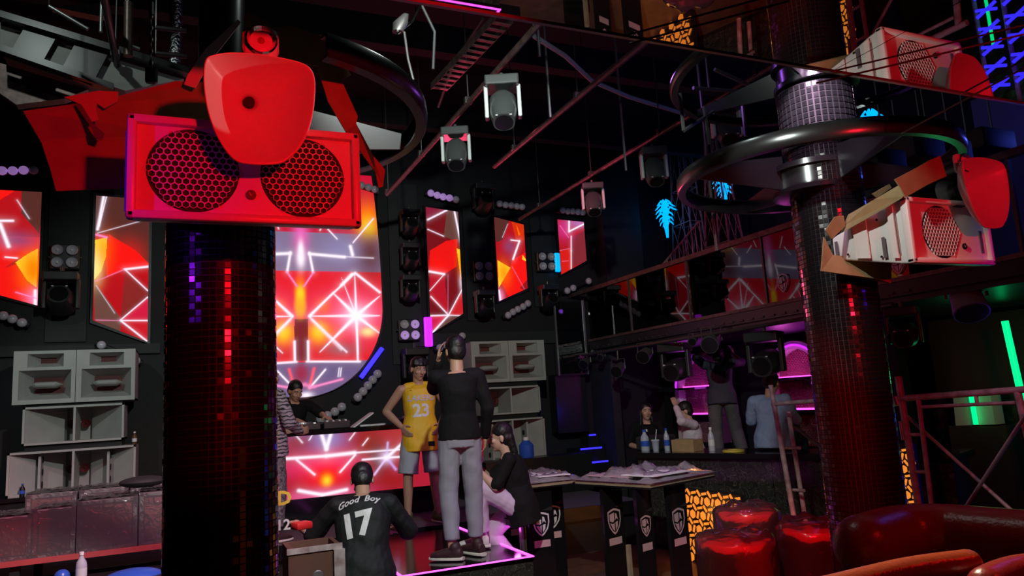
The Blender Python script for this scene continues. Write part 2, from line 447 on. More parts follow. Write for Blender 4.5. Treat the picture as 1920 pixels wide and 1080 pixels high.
# mirrored soffit over the near end of the room
so = thing('mirror_soffit', 'tinted mirror ceiling panel hanging over the near end of the hall', 'mirror', (2.0, -0.1, 2.76))
MB().b(-4.0, 8.2, -2.0, 1.79, 2.802, 2.95).build('soffit_box', 'black_satin', so)
for i in range(6):
    x0 = -4.0 + i * 2.03
    MB().b(x0 + 0.002, x0 + 2.028, -2.0, 1.79, 2.79, 2.801).build('mirror_pane', 'mirror', so)
MB().b(-4.0, 8.2, 1.79, 1.803, 2.785, 2.81).build('edge_trim', 'grey_steel', so)

# ------------------------------------------------------------------ LED pictures
class Pic:
    def __init__(s, base): s.base = base; s.el = []
    def blob(s, x, z, rx, rz, c, k=1.0, p=2.0): s.el.append(('b', x, z, rx, rz, c, k, p)); return s
    def line(s, x0, z0, x1, z1, w, c, k=1.0, taper=0.0): s.el.append(('l', x0, z0, x1, z1, w, c, k, taper)); return s
    def poly(s, pts, c, k=1.0): s.el.append(('p', pts, c, k)); return s
    def eval(s, X, Z):
        C = np.empty(X.shape + (3,)); C[:] = s.base
        for e in s.el:
            if e[0] == 'b':
                _, x, z, rx, rz, c, k, p = e
                a = k * np.exp(-(((X - x) / rx) ** 2 + ((Z - z) / rz) ** 2) ** (p / 2))
                C = C * (1 - a[..., None]) + np.array(c) * a[..., None]
            elif e[0] == 'l':
                _, x0, z0, x1, z1, w, c, k, tp = e
                dx, dz = x1 - x0, z1 - z0; L2 = dx * dx + dz * dz
                t = np.clip(((X - x0) * dx + (Z - z0) * dz) / L2, 0, 1)
                d = np.hypot(X - x0 - t * dx, Z - z0 - t * dz)
                ww = w * (1 - tp * t)
                a = k * (np.exp(-(d / ww) ** 2) + 0.06 * np.exp(-(d / (ww * 4)) ** 2))
                a = np.clip(a, 0, 1)
                C = C * (1 - a[..., None]) + np.array(c) * a[..., None]
            else:
                _, pts, c, k = e
                ins = np.zeros(X.shape, bool); n = len(pts)
                for i in range(n):
                    (xa, za), (xb, zb) = pts[i], pts[(i + 1) % n]
                    cr = ((za > Z) != (zb > Z)) & (X < (xb - xa) * (Z - za) / (zb - za + 1e-9) + xa)
                    ins ^= cr
                C[ins] = C[ins] * (1 - k) + np.array(c) * k
        return C

def led(name, parent, XZ, y, pic, nx, nz):
    """XZ(u, v) -> x, z; a lit picture surface facing the room (-y), 1.5 cm thick, one vertex per LED cluster"""
    U, V = np.meshgrid(np.linspace(0, 1, nx), np.linspace(0, 1, nz))
    X, Z = XZ(U, V)
    C = pic.eval(X, Z)
    vs = [(float(a), y, float(b)) for a, b in zip(X.ravel(), Z.ravel())]
    fs = [(j * nx + i, j * nx + i + 1, (j + 1) * nx + i + 1, (j + 1) * nx + i) for j in range(nz - 1) for i in range(nx - 1)]
    o = obj(name, vs, fs, 'led_picture', parent, fix=False)
    at_ = o.data.color_attributes.new('picture', 'FLOAT_COLOR', 'POINT')
    col = np.ones((nx * nz, 4), np.float32); col[:, :3] = C.reshape(-1, 3)
    at_.data.foreach_set('color', col.ravel())
    return o

WH = (1.0, 0.86, 1.0); PK = (1.0, 0.25, 0.55); RD = (0.80, 0.004, 0.006); DR = (0.22, 0.010, 0.018); BR = (0.11, 0.03, 0.03)
YL = (1.0, 0.62, 0.02); OR = (1.0, 0.16, 0.0); GR = (0.17, 0.16, 0.27); PU = (0.30, 0.06, 0.24); ORD = (0.62, 0.03, 0.004)

def px(p, y=YS - 0.06):
    q = at(p[0], p[1], y=y); return q.x, q.z

# centre screen: tall oval of LED tiles behind the booth
XC = 1.385
def hw(z):
    if z > 3.1: return 1.10 - 0.10 * ((z - 3.1) / 1.9) ** 2
    return 1.10 * math.sqrt(max(0.0, 1 - ((3.1 - z) / 1.19) ** 2))
hwv = np.vectorize(hw)
pc = Pic((0.50, 0.006, 0.03))
def both(f, *pts, **k):
    P = [px(p) for p in pts]
    f(*[c for q in P for c in q]); f(*[c for q in P for c in (2 * XC - q[0], q[1])])
ZT = lambda y: px((600, y))[1]
pc.poly([(0, ZT(437)), (3, ZT(437)), (3, ZT(509)), (0, ZT(509))], GR, 0.9)
pc.poly([(0, ZT(509)), (3, ZT(509)), (3, ZT(678)), (0, ZT(678))], (0.72, 0.008, 0.012), 1)
pc.poly([(0, ZT(678)), (3, ZT(678)), (3, 0), (0, 0)], (0.14, 0.10, 0.22), 1)
def blob2(p, rx, rz, c, k=1.0):
    both(lambda x, z: pc.blob(x, z, rx, rz, c, k), p)
blob2((690, 412), 0.20, 0.26, OR); blob2((690, 428), 0.12, 0.16, YL)
blob2((640, 470), 0.3, 0.2, (0.25, 0.22, 0.42), 0.8)
blob2((695, 475), 0.2, 0.35, BR, 0.9)
blob2((662, 592), 0.55, 0.34, (0.95, 0.10, 0.22), 0.9); blob2((668, 592), 0.18, 0.16, (1, 0.45, 0.65), 0.9)
blob2((604, 625), 0.20, 0.15, OR); blob2((597, 622), 0.10, 0.12, YL, 0.9)
blob2((606, 575), 0.10, 0.10, OR, 0.7)
blob2((690, 622), 0.10, 0.06, (1, 0.8, 0.3), 0.9)
blob2((640, 655), 0.26, 0.10, (0.28, 0.10, 0.12), 0.8)
pc.poly([px((552, 598)), px((577, 598)), px((577, 676)), px((552, 676))], (0.13, 0.012, 0.02), 0.9)
pc.blob(*px((564, 440)), 0.10, 0.30, (0.8, 0.12, 0.45), 0.9)
pc.blob(*px((563, 545)), 0.07, 0.20, OR, 1, 3); pc.blob(*px((563, 552)), 0.055, 0.12, YL, 1, 3)
pc.blob(*px((563, 575)), 0.075, 0.16, (1, 0.45, 0.02), 0.8, 4)
pc.blob(*px((564, 485)), 0.055, 0.13, WH); pc.blob(*px((564, 468)), 0.035, 0.12, WH)
def ln2(a, b, w, c=WH, k=1.0, tp=0.0): both(lambda x0, z0, x1, z1: pc.line(x0, z0, x1, z1, w, c, k, tp), a, b)
ln2((580, 476), (646, 482), 0.020); ln2((625, 480), (700, 484), 0.009, WH, 0.6)
ln2((580, 474), (587, 510), 0.016); ln2((657, 462), (661, 478), 0.022); ln2((615, 430), (632, 448), 0.008)
ln2((612, 405), (600, 432), 0.008, WH, 0.8); ln2((700, 410), (662, 455), 0.008)
ln2((570, 537), (588, 510), 0.010, PK); ln2((666, 512), (712, 548), 0.016); ln2((665, 512), (580, 592), 0.012); ln2((660, 514), (640, 535), 0.02)
S0 = (668, 592)
for q, w in (((578, 593), .022), ((712, 592), .028), ((665, 512), .020), ((672, 665), .020), ((625, 550), .036), ((712, 555), .03), ((600, 660), .030), ((712, 625), .03), ((640, 520), .01)):
    ln2(S0, q, w, WH, 1, 0.85)
ln2((582, 592), (625, 548), .02, WH, .8, .6); ln2((580, 594), (650, 660), .012, WH, .8); ln2((585, 600), (640, 655), .02, WH, .5)
blob2(S0, 0.07, 0.06, WH)
ln2((553, 640), (553, 676), .010, WH, .8); ln2((578, 640), (578, 676), .014)
ln2((575, 678), (675, 678), .013); ln2((668, 592), (671, 676), .012)
ln2((589, 691), (580, 727), .018, (1, .1, .15)); ln2((610, 693), (581, 727), .012); ln2((581, 727), (642, 711), .014, PK); ln2((560, 720), (590, 725), .02, PK, .7)
ln2((636, 690), (634, 706), .006); ln2((640, 690), (638, 706), .006)
pc.blob(*px((565, 700)), 0.10, 0.14, (0.35, 0.01, 0.03), 0.8, 3)
pc.blob(*px((574, 741)), 0.08, 0.04, WH)
cs = thing('centre_screen', 'tall rounded LED screen with red starburst picture behind the booth', 'screen', (XC, YS - 0.05, 1.9))
out = [(XC + hw(z) + 0.03, z) for z in np.linspace(1.88, 5.0, 60)]
fr_pts = [Vector((x, YS - 0.055, z)) for x, z in out] + [Vector((2 * XC - x, YS - 0.055, z)) for x, z in reversed(out)]
MB().prism(fr_pts, (0, 0.05, 0)).build('cabinet', 'black_satin', cs)
led('screen', cs, lambda U, V: (XC + (2 * U - 1) * hwv(1.912 + V * 3.07), 1.912 + V * 3.07), YS - 0.06, pc, 240, 300)

# side screens: slanted-foot LED panels either side
def side_screen(x0, x1, zt0, zt1, zb0, zb1, pic, label):
    t = thing('side_screen', label, 'screen', ((x0 + x1) / 2, YS - 0.05, min(zb0, zb1)), 'side LED panels on the stage wall')
    e = 0.03
    MB().prism([Vector((x0 - e, YS - 0.055, zt0 + e)), Vector((x1 + e, YS - 0.055, zt1 + e)), Vector((x1 + e, YS - 0.055, zb1 - e)), Vector((x0 - e, YS - 0.055, zb0 - e))], (0, 0.05, 0)).build('cabinet', 'black_satin', t)
    def XZ(U, V):
        zt = zt0 + (zt1 - zt0) * U; zb = zb0 + (zb1 - zb0) * U
        return x0 + (x1 - x0) * U, zb + (zt - zb) * V
    led('screen', t, XZ, YS - 0.06, pic, 90, 220)
    return t
def P_(base, blobs, lines, polys=()):
    p = Pic(base)
    for pts, c, k in polys: p.poly([px(q) for q in pts], c, k)
    for q, rx, rz, c, k in blobs: p.blob(*px(q), rx, rz, c, k)
    for l in lines: p.line(*px(l[0]), *px(l[1]), l[2] * 0.75, l[3] if len(l) > 3 else WH, l[4] if len(l) > 4 else 1.0, l[5] if len(l) > 5 else 0.0)
    return p
MR = (0.16, 0.006, 0.010); BN = (0.085, 0.022, 0.018); RB = (0.86, 0.008, 0.006); RM_ = (0.42, 0.006, 0.010); GB = (0.10, 0.06, 0.045); PV = (0.20, 0.06, 0.17)
pA = P_(RM_, [((62, 505), .13, .26, OR, .9), ((30, 450), .22, .10, PV, .8), ((68, 560), .10, .10, PK, .7)],
        [((0, 414), (24, 414), .018), ((0, 420), (16, 462), .026), ((10, 482), (32, 484), .010), ((32, 375), (55, 410), .008, WH, .6), ((66, 545), (66, 575), .020), ((30, 548), (70, 560), .008, PK)],
        [([(-40, 350), (40, 350), (-40, 400)], RB, 1), ([(40, 350), (80, 350), (75, 440), (40, 400)], BN, 1), ([(-40, 440), (75, 445), (75, 470), (28, 488), (-40, 540)], RB, .8), ([(29, 492), (52, 476), (71, 466), (69, 540), (50, 525)], YL, 1), ([(-40, 520), (30, 495), (50, 530), (69, 545), (70, 580), (-40, 560)], RB, .9)])
side_screen(-2.16, -1.60, 4.50, 4.50, 3.31, 3.13, pA, 'red LED panel at the left edge of the stage wall')
pB = P_(RM_, [((180, 500), .07, .20, (1, .85, .35), .8), ((195, 470), .10, .22, OR, .5), ((240, 480), .18, .2, RB, .6)],
        [((197, 355), (183, 430), .020), ((203, 355), (186, 425), .007), ((183, 437), (262, 415), .006, WH, .7), ((200, 445), (180, 440), .016, PK), ((234, 505), (277, 500), .016), ((234, 505), (277, 545), .009), ((234, 505), (178, 528), .006, PK, .7), ((226, 600), (277, 557), .009), ((226, 601), (277, 601), .010), ((226, 601), (276, 640), .012), ((226, 601), (180, 600), .006, PK, .7), ((215, 587), (180, 535), .006, WH, .5)],
        [([(170, 355), (285, 355), (285, 500), (255, 470), (205, 440), (178, 438)], BN, 1), ([(205, 440), (255, 470), (285, 500), (234, 505), (200, 520), (198, 480)], RB, 1), ([(178, 450), (201, 445), (199, 480), (190, 508), (177, 524)], YL, 1), ([(177, 530), (222, 590), (226, 601), (226, 625), (177, 600)], GB, .9), ([(234, 505), (280, 545), (280, 557), (226, 600)], (.20, .02, .018), .9), ([(226, 600), (280, 556), (280, 600)], (.60, .012, .05), .9), ([(226, 601), (280, 601), (280, 645)], (.55, .01, .02), .9)])
side_screen(-1.03, -0.44, 4.49, 4.47, 2.95, 2.68, pB, 'red LED panel above the left speaker stack')
pC = P_(MR, [((867, 495), .07, .22, OR, .8), ((822, 498), .14, .12, RB, .9), ((866, 530), .04, .12, WH, .6)],
        [((802, 412), (838, 394), .016), ((852, 396), (864, 455), .018), ((802, 430), (832, 443), .008), ((805, 509), (833, 514), .020), ((833, 514), (806, 545), .007), ((841, 591), (808, 592), .012), ((841, 591), (810, 625), .016), ((841, 591), (868, 540), .011), ((841, 591), (870, 592), .008), ((841, 591), (808, 556), .011), ((840, 515), (840, 590), .005, PK, .5)],
        [([(798, 380), (836, 394), (800, 412)], (.22, .012, .04), 1), ([(838, 394), (860, 395), (862, 455), (832, 443)], GB, .7), ([(806, 470), (836, 452), (858, 448), (856, 500), (833, 514), (805, 509)], RB, .85), ([(856, 466), (870, 470), (871, 530), (864, 522)], YL, 1), ([(806, 515), (833, 515), (841, 590), (806, 560)], (.45, .008, .02), .9), ([(841, 591), (870, 540), (872, 592)], (.62, .015, .02), .8), ([(806, 592), (841, 592), (808, 628)], (.62, .01, .06), .9), ([(841, 592), (872, 592), (870, 610), (815, 625)], GB, .6)])
side_screen(3.17, 3.67, 4.57, 4.52, 2.71, 3.00, pC, 'red LED panel between the booth and the right speaker stack')
pD = P_(RM_, [((945, 512), .10, .18, OR, .7), ((955, 462), .10, .12, PV, .7), ((938, 556), .06, .10, PK, .7)],
        [((958, 450), (974, 452), .012), ((974, 452), (962, 486), .018), ((936, 545), (939, 566), .018), ((952, 420), (942, 445), .006, WH, .5), ((960, 500), (985, 545), .005, PK, .5)],
        [([(926, 400), (957, 408), (942, 450), (930, 455)], BN, 1), ([(957, 408), (985, 418), (984, 450), (968, 452)], ORD, .9), ([(968, 420), (976, 440), (972, 442)], OR, .8), ([(960, 488), (990, 470), (992, 545), (955, 560), (940, 530), (957, 502)], RB, .9), ([(933, 488), (957, 502), (942, 528), (935, 540)], YL, 1), ([(980, 478), (990, 492), (979, 486)], YL, .9), ([(975, 540), (992, 520), (992, 550)], MR, .8)])
side_screen(4.245, 4.73, 4.47, 4.37, 3.18, 3.38, pD, 'red LED panel with yellow glow above the right speaker stack')
pE = P_((0.40, 0.008, 0.012), [((1058, 430), .16, .16, (.62, .03, .22), .8), ((1084, 418), .18, .08, (.42, .16, .45), .8)],
        [((1067, 413), (1067, 434), .018), ((1067, 434), (1095, 420), .016), ((1071, 443), (1071, 470), .014, (1, .6, .8)), ((1071, 470), (1071, 508), .010), ((1050, 423), (1066, 445), .006, PK, .7), ((1048, 470), (1068, 466), .005, PK, .5), ((1054, 490), (1066, 489), .005, PK, .5)],
        [([(1073, 445), (1100, 430), (1100, 490), (1073, 500)], (.18, .02, .03), .9), ([(1050, 470), (1070, 465), (1070, 510), (1052, 515)], (.62, .012, .008), .9)])
side_screen(5.32, 5.79, 4.48, 4.46, 3.60, 3.83, pE, 'small red LED panel nearest the balcony rail')
# dark boards on the wall: broad panel strips framing the screens
for i, (x0, x1, z0, z1) in enumerate([(-3.2, -2.4, 2.7, 4.8), (-1.52, -1.1, 2.7, 4.6), (2.62, 3.05, 2.3, 4.9), (3.75, 4.15, 2.9, 4.6), (4.85, 5.2, 3.1, 4.6)]):
    MB().b(x0, x1, YS - 0.035, YS - 0.002, z0, z1).build('wall_board', 'grey_board', label=['dark grey board at the far left of the stage wall', 'dark grey board between the two left LED panels', 'dark grey board right of the rounded centre screen', 'dark grey board between the first two right LED panels', 'dark grey board beside the small LED panel near the balcony'][i], cat='panel')
MB().b(6.0, 6.7, YS - 0.3, YS - 0.002, 2.6, 5.4).build('wall_board', 'grey_board', label='tall dark grey column board at the right end of the stage wall', cat='panel')
MB().b(2.9, 5.6, YS - 0.06, YS - 0.002, 2.54, 2.72).build('wall_board', 'grey_board', label='long grey ledge board above the right speaker stack', cat='panel')
MB().b(-2.2, -0.3, YS - 0.06, YS - 0.002, 2.54, 2.66).build('wall_board', 'grey_board', label='long grey ledge board above the left speaker stack', cat='panel')

# ------------------------------------------------------------------ stage
st = thing('stage', 'low carpeted stage platform in front of the LED screens', 'stage', (1.4, 8.7, 0))
MB().b(-3.4, 4.8, 7.55, YS - .01, 0, 0.42).build('base', 'black_satin', st)
MB().b(-3.4, 4.8, 7.5, YS - .01, 0.42, 0.5).build('deck', 'stage_carpet', st)
MB().b(-3.4, 4.8, 7.485, 7.505, 0.36, 0.5).build('edge_strip', 'black_gloss', st)

# DJ booth with LED front
YB = 8.55
bp = Pic((0.38, 0.012, 0.03))
def pb(p): q = at(p[0], p[1], y=YB - 0.01); return q.x, q.z
for q, rx, rz, c, k in [((570, 815), .25, .12, (.12, .11, .28), .9), ((610, 825), .25, .14, (.22, .2, .5), .9), ((560, 830), .2, .12, (.3, .03, .03), .8), ((610, 870), .45, .12, (.85, .05, .2), .9), ((612, 890), .25, .16, (.9, .008, .01), 1), ((612, 900), .06, .07, OR, 1), ((613, 901), .045, .05, YL, 1), ((600, 928), .5, .06, (.75, .1, .3), .8), ((690, 830), .18, .2, (.28, .02, .01), .9), ((712, 860), .12, .2, (.02, .06, .05), .8), ((745, 830), .2, .25, (.4, .04, .04), .9), ((725, 858), .08, .07, (.8, .6, .9), .9), ((735, 900), .2, .2, (.3, .01, .01), .8)]:
    bp.blob(*pb(q), rx, rz, c, k)
for l in [((601, 808), (612, 842), .020), ((622, 808), (612, 842), .020), ((537, 860), (612, 855), .016), ((612, 855), (665, 849), .020), ((665, 849), (760, 842), .008), ((556, 862), (590, 890), .010), ((666, 853), (638, 885), .010), ((560, 920), (605, 928), .018), ((605, 928), (650, 918), .018), ((725, 858), (754, 832), .016), ((725, 858), (680, 862), .010), ((725, 858), (760, 856), .010), ((725, 858), (702, 890), .012, (.8, .6, 1), .8), ((725, 858), (742, 880), .014, (.6, .4, .9), .8), ((725, 858), (727, 830), .012, (.6, .5, .9), .8), ((552, 813), (567, 830), .006), ((670, 805), (655, 825), .006), ((690, 822), (680, 835), .006), ((590, 808), (580, 825), .006)]:
    bp.line(*pb(l[0]), *pb(l[1]), l[2], l[3] if len(l) > 3 else WH, l[4] if len(l) > 4 else 1)
bp.blob(*pb((725, 858)), 0.03, 0.03, WH, 1)
bo = thing('dj_booth', 'DJ booth with glowing red LED front on the stage', 'booth', (1.5, 8.8, 0.5))
MB().b(0.55, 2.75, YB, 9.05, 0.5, 1.47).build('body', 'black_satin', bo)
MB().b(0.5, 2.8, YB - 0.06, 9.1, 1.47, 1.515).build('top', 'black_gloss', bo)
led('screen', bo, lambda U, V: (0.57 + 2.16 * U, 0.79 + 0.67 * V), YB - 0.01, bp, 190, 70)
MB().b(0.55, 2.75, YB - 0.02, YB, 0.5, 0.78).build('kick_board', 'black_gloss', bo)

# gear on the booth
mx = thing('dj_mixer', 'black DJ mixer with faders on the booth top', 'mixer', (1.56, 8.72, 1.515))
MB().bbox((1.56, 8.74, 1.555), (0.30, 0.36, 0.08), 0.01).build('body', 'black_plastic', mx)
for i in range(4):
    for j in range(3): MB().cyl((1.455 + i * 0.07, 8.68 + j * 0.06, 1.595), (1.455 + i * 0.07, 8.68 + j * 0.06, 1.615), 0.013).build('knob', 'grey_steel', mx)
    MB().box((1.455 + i * 0.07, 8.61, 1.603), (0.02, 0.03, 0.016)).build('fader', 'white_plastic', mx)
for k, xx in enumerate((1.2, 2.48)):
    dk = thing('dj_deck', ['black DJ deck under the leaning arm on the booth', 'black DJ deck beside the open white laptop'][k], 'deck', (xx, 8.74, 1.515), 'decks on the DJ booth')
    MB().bbox((xx, 8.74, 1.55), (0.36, 0.36, 0.07), 0.01).build('body', 'black_plastic', dk)
    MB().lathe((xx, 8.72, 1.585), [(0.0, 0.02), (0.12, 0.02), (0.125, 0.0)], 28, caps=False).build('jog_wheel', 'grey_steel', dk)
    MB().box((xx + 0.13, 8.86, 1.588), (0.07, 0.06, 0.006)).build('display', 'led_tiny', dk)
lp = thing('laptop', 'open white laptop with tilted lid right of the mixer', 'laptop', (1.98, 8.72, 1.515))
MB().bbox((1.98, 8.72, 1.525), (0.3, 0.22, 0.018), 0.004).build('keyboard_base', 'white_plastic', lp)
a0, a1 = at(662, 801, y=8.62), at(700, 773, y=8.62)
dv = (a1 - a0).normalized(); nn = Vector((dv.z, 0, -dv.x))
MB().prism([a0, a1, a1 + nn * 0.014, a0 + nn * 0.014], (0, 0.2, 0)).build('lid', 'white_plastic', lp)

# ------------------------------------------------------------------ speaker stacks
def flare(mb, x0, x1, z0, z1, y0, sx0, sx1, sz0, sz1, y1):
    """four walls tapering from a mouth rectangle at y0 to a throat rectangle at y1"""
    M = [(x0, y0, z0), (x1, y0, z0), (x1, y0, z1), (x0, y0, z1), (sx0, y1, sz0), (sx1, y1, sz0), (sx1, y1, sz1), (sx0, y1, sz1)]
    mb.add(M, [(0, 1, 5, 4), (1, 2, 6, 5), (2, 3, 7, 6), (3, 0, 4, 7)])
def frame(mb, x0, x1, z0, z1, y0, y1, holes):
    """a front board with rectangular holes, cut into strips"""
    xs = sorted({x0, x1, *[h[0] for h in holes], *[h[1] for h in holes]}); zs = sorted({z0, z1, *[h[2] for h in holes], *[h[3] for h in holes]})
    for a, b in zip(xs, xs[1:]):
        for c, d in zip(zs, zs[1:]):
            if not any(h[0] <= (a + b) / 2 <= h[1] and h[2] <= (c + d) / 2 <= h[3] for h in holes):
                mb.b(a, b, y0, y1, c, d)
def shell(mb, x0, x1, y0, y1, z0, z1, t=0.018):
    mb.b(x0, x0 + t, y0, y1, z0, z1); mb.b(x1 - t, x1, y0, y1, z0, z1); mb.b(x0, x1, y0, y1, z0, z0 + t); mb.b(x0, x1, y0, y1, z1 - t, z1); mb.b(x0, x1, y1 - t, y1, z0, z1)
def horn_top(xc, w, z0, z1, label):
    """two horn cabinets side by side, each with a small and a wide flared mouth"""
    t = thing('horn_loudspeaker', label, 'loudspeaker', (xc, 9.5, z0), 'cream horn cabinets of the speaker stacks')
    y0 = 9.2
    for s in (-1, 1):
        a, b = (xc - w / 2, xc - 0.003) if s < 0 else (xc + 0.003, xc + w / 2)
        h = z1 - z0; W_ = b - a
        hs = [(a + W_ * .22, b - W_ * .2, z0 + h * .69, z0 + h * .94), (a + W_ * .09, b - W_ * .07, z0 + h * .08, z0 + h * .63)]
        m = MB(); shell(m, a, b, y0 + 0.02, y0 + 0.62, z0, z1); frame(m, a, b, z0, z1, y0, y0 + 0.022, hs)
        cab = m.build('cabinet', 'cream_paint', t)
        x0, x1, c0, c1 = hs[0]; m = MB(); flare(m, x0, x1, c0, c1, y0 + 0.01, x0 + .09, x1 - .09, c0 + .05, c1 - .03, y0 + 0.2); m.build('tweeter_horn', 'cream_paint', cab)
        MB().b(x0 + .09, x1 - .09, y0 + 0.2, y0 + 0.21, c0 + .05, c1 - .03).build('tweeter_throat', 'cone_red', cab)
        x0, x1, c0, c1 = hs[1]; m = MB(); flare(m, x0, x1, c0, c1, y0 + 0.01, x0 + .10, x1 - .10, c0 + .07, c1 - .07, y0 + 0.25); m.build('midrange_horn', 'cream_paint', cab)
        xm, zm = (x0 + x1) / 2, (c0 + c1) / 2
        MB().b(x0 + .10, x1 - .10, y0 + 0.25, y0 + 0.26, c0 + .07, c1 - .07).build('midrange_throat', 'cone_red', cab)
        m = MB(); m.loft([((xm - 0.15, y0 + 0.12, zm), (0, 1, 0), (0, 0, 1), 0.01, 0.004), ((xm - 0.09, y0 + 0.12, zm), (0, 1, 0), (0, 0, 1), 0.11, 0.035), ((xm + 0.09, y0 + 0.12, zm), (0, 1, 0), (0, 0, 1), 0.11, 0.035), ((xm + 0.15, y0 + 0.12, zm), (0, 1, 0), (0, 0, 1), 0.01, 0.004)], 14)
        m.build('phase_plug', 'cream_paint', cab, True)
    return t
def bass_bin(xc, w, z0, z1, label, ports=False):
    t = thing('bass_loudspeaker', label, 'loudspeaker', (xc, 9.5, z0), 'cream bass bins of the speaker stacks')
    y0, y1 = 9.2, 9.75; x0, x1 = xc - w / 2, xc + w / 2
    m = MB(); shell(m, x0, x1, y0, y1, z0, z1, 0.022); m.build('cabinet', 'cream_paint', t)
    m = MB(); m.add([(x0 + .02, y0 + .01, z0 + .02), (x0 + .02, y0 + .01, z1 - .02), (xc - .12, y1 - .1, z1 - .02), (xc - .12, y1 - .1, z0 + .02)], [(0, 1, 2, 3)]); m.build('horn_wall', 'cream_paint', t)
    m = MB(); m.add([(x1 - .02, y0 + .01, z0 + .02), (x1 - .02, y0 + .01, z1 - .02), (xc + .12, y1 - .1, z1 - .02), (xc + .12, y1 - .1, z0 + .02)], [(0, 1, 2, 3)]); m.build('horn_wall', 'cream_paint', t)
    MB().b(xc - .011, xc + .011, y0, y1 - .1, z0 + .02, z1 - .02).build('divider', 'cream_paint', t)
    for s in (-1, 1):
        MB().lathe((xc + s * .065, y1 - .11, (z0 + z1) / 2), [(0.004, -0.02), (0.02, 0.0), (0.05, -0.03)], 18, 'Y', False).build('driver_cone', 'cone_red', t, True)
    if ports:
        for s in (-1, 1):
            m = MB(); m.b(xc + s * w * .27 - .012, xc + s * w * .27 + .012, y0 + .1, y0 + .4, z0 + .02, z1 - .02); b_ = m.build('brace', 'cream_paint', t)
            for k in range(3): MB().cyl((xc + s * w * .27 - .02, y0 + .2, z0 + .09 + k * .13), (xc + s * w * .27 + .02, y0 + .2, z0 + .09 + k * .13), .035, n=14).build('brace_hole', 'black_felt', b_)
    return t
XL, XR = -1.09, 3.99
horn_top(XL, 1.14, 1.965, 2.525, 'cream horn cabinet on top of the left speaker stack')
bass_bin(XL, 0.94, 1.54, 1.935, 'cream bass bin in the middle of the left speaker stack')
bass_bin(XL, 1.18, 1.03, 1.475, 'wide cream bass bin at the foot of the left speaker stack', True)
horn_top(XR, 1.08, 1.965, 2.515, 'cream horn cabinet on top of the right speaker stack')
bass_bin(XR, 0.86, 1.535, 1.90, 'cream bass bin in the middle of the right speaker stack')
bass_bin(XR, 0.94, 0.92, 1.47, 'tall cream bass bin at the foot of the right speaker stack', True)
for xc, w, z, nm in ((XL, 1.0, 1.936, 'left upper'), (XL, 1.0, 1.476, 'left lower'), (XR, .95, 1.902, 'right upper'), (XR, .9, 1.472, 'right lower')):
    h = {1.936: .028, 1.476: .062, 1.902: .061, 1.472: .061}[z]
    MB().b(xc - w / 2 + .05, xc + w / 2 - .05, 9.25, 9.7, z, z + h).build('spacer_board', 'black_satin', label='black spacer board inside the %s speaker stack' % nm, cat='board')
for xc, h, nm in ((XL, 1.03, 'left'), (XR, .92, 'right')):
    t = thing('stack_plinth', 'black plinth under the %s speaker stack' % nm, 'plinth', (xc, 9.45, .5))
    MB().b(xc - .75, xc + .75, 9.12, 9.85, .5, h - .04).build('body', 'black_satin', t); MB().b(xc - .78, xc + .78, 9.08, 9.88, h - .04, h).build('top', 'black_gloss', t)

# ------------------------------------------------------------------ stage wall lights
def bar_of_lamps(pts, label, lit=(), r=0.052, y=YS - 0.17):
    P = [at(p[0], p[1], y=y) for p in pts]
    t = thing('lamp_bar', label, 'lamp bar', P[0].lerp(P[-1], 0.5), 'bars of round lamps on the stage wall')
    d = (P[-1] - P[0]).normalized()
    a, b = P[0] - d * .07, P[-1] + d * .07
    m = MB(); m.cyl(a + Vector((0, .07, 0)), b + Vector((0, .07, 0)), .035, n=8); m.cyl(P[len(P) // 2] + Vector((0, .07, 0)), P[len(P) // 2] + Vector((0, .15, 0)), .02)
    m.build('housing', 'fixture_black', t)
    for i, p in enumerate(P):
        MB().ell(p, (r, r * .8, r)).build('bulb', 'lamp_glass_lit' if i in lit else 'lamp_glass', t, True)
        MB().lathe(p, [(r * 1.0, .03), (r * .8, .06), (r * .5, .075)], 14, 'Y').build('collar', 'dark_steel', t)
    return t
bar_of_lamps([(4, 320), (24, 320), (44, 319), (63, 319)], 'four purple lamps in a row above the leftmost LED panel', (0, 1, 2))
bar_of_lamps([(678, 347), (691, 351), (703, 355)], 'three lamps right of the big red loudspeaker')
bar_of_lamps([(808, 362), (820, 366), (831, 369), (843, 371), (855, 374)], 'five lamps above the panel right of the booth', (0, 1, 2, 3))
bar_of_lamps([(937, 382), (948, 384), (959, 385), (969, 387), (979, 388)], 'five lamps above the yellow-glowing LED panel')
bar_of_lamps([(1055, 394), (1065, 396), (1074, 396), (1084, 397), (1093, 398)], 'five lamps above the small LED panel')
bar_of_lamps([(6, 592), (23, 598), (41, 605)], 'three lamps in a slanted bar under the leftmost panel')
bar_of_lamps([(825, 652), (836, 647), (847, 640), (857, 635), (867, 630)], 'five lamps in a slanted bar behind the raised hand')
bar_of_lamps([(953, 591), (962, 585), (971, 580), (981, 575), (990, 569)], 'five lamps in a slanted bar above the right horn cabinet')
bar_of_lamps([(671, 745), (681, 734), (690, 723), (699, 712), (708, 701)], 'five lamps in a slanted bar along the curve of the centre screen', r=.058)
bar_of_lamps([(601, 786), (614, 779), (628, 772), (641, 763)], 'four lamps in a slanted bar just above the decks', r=.058)
bar_of_lamps([(1064, 545), (1075, 540), (1104, 527)], 'three lamps behind the end of the balcony rail')
bar_of_lamps([(190, 647), (255, 676)], 'two single lamps above the left horn cabinet', r=.05)

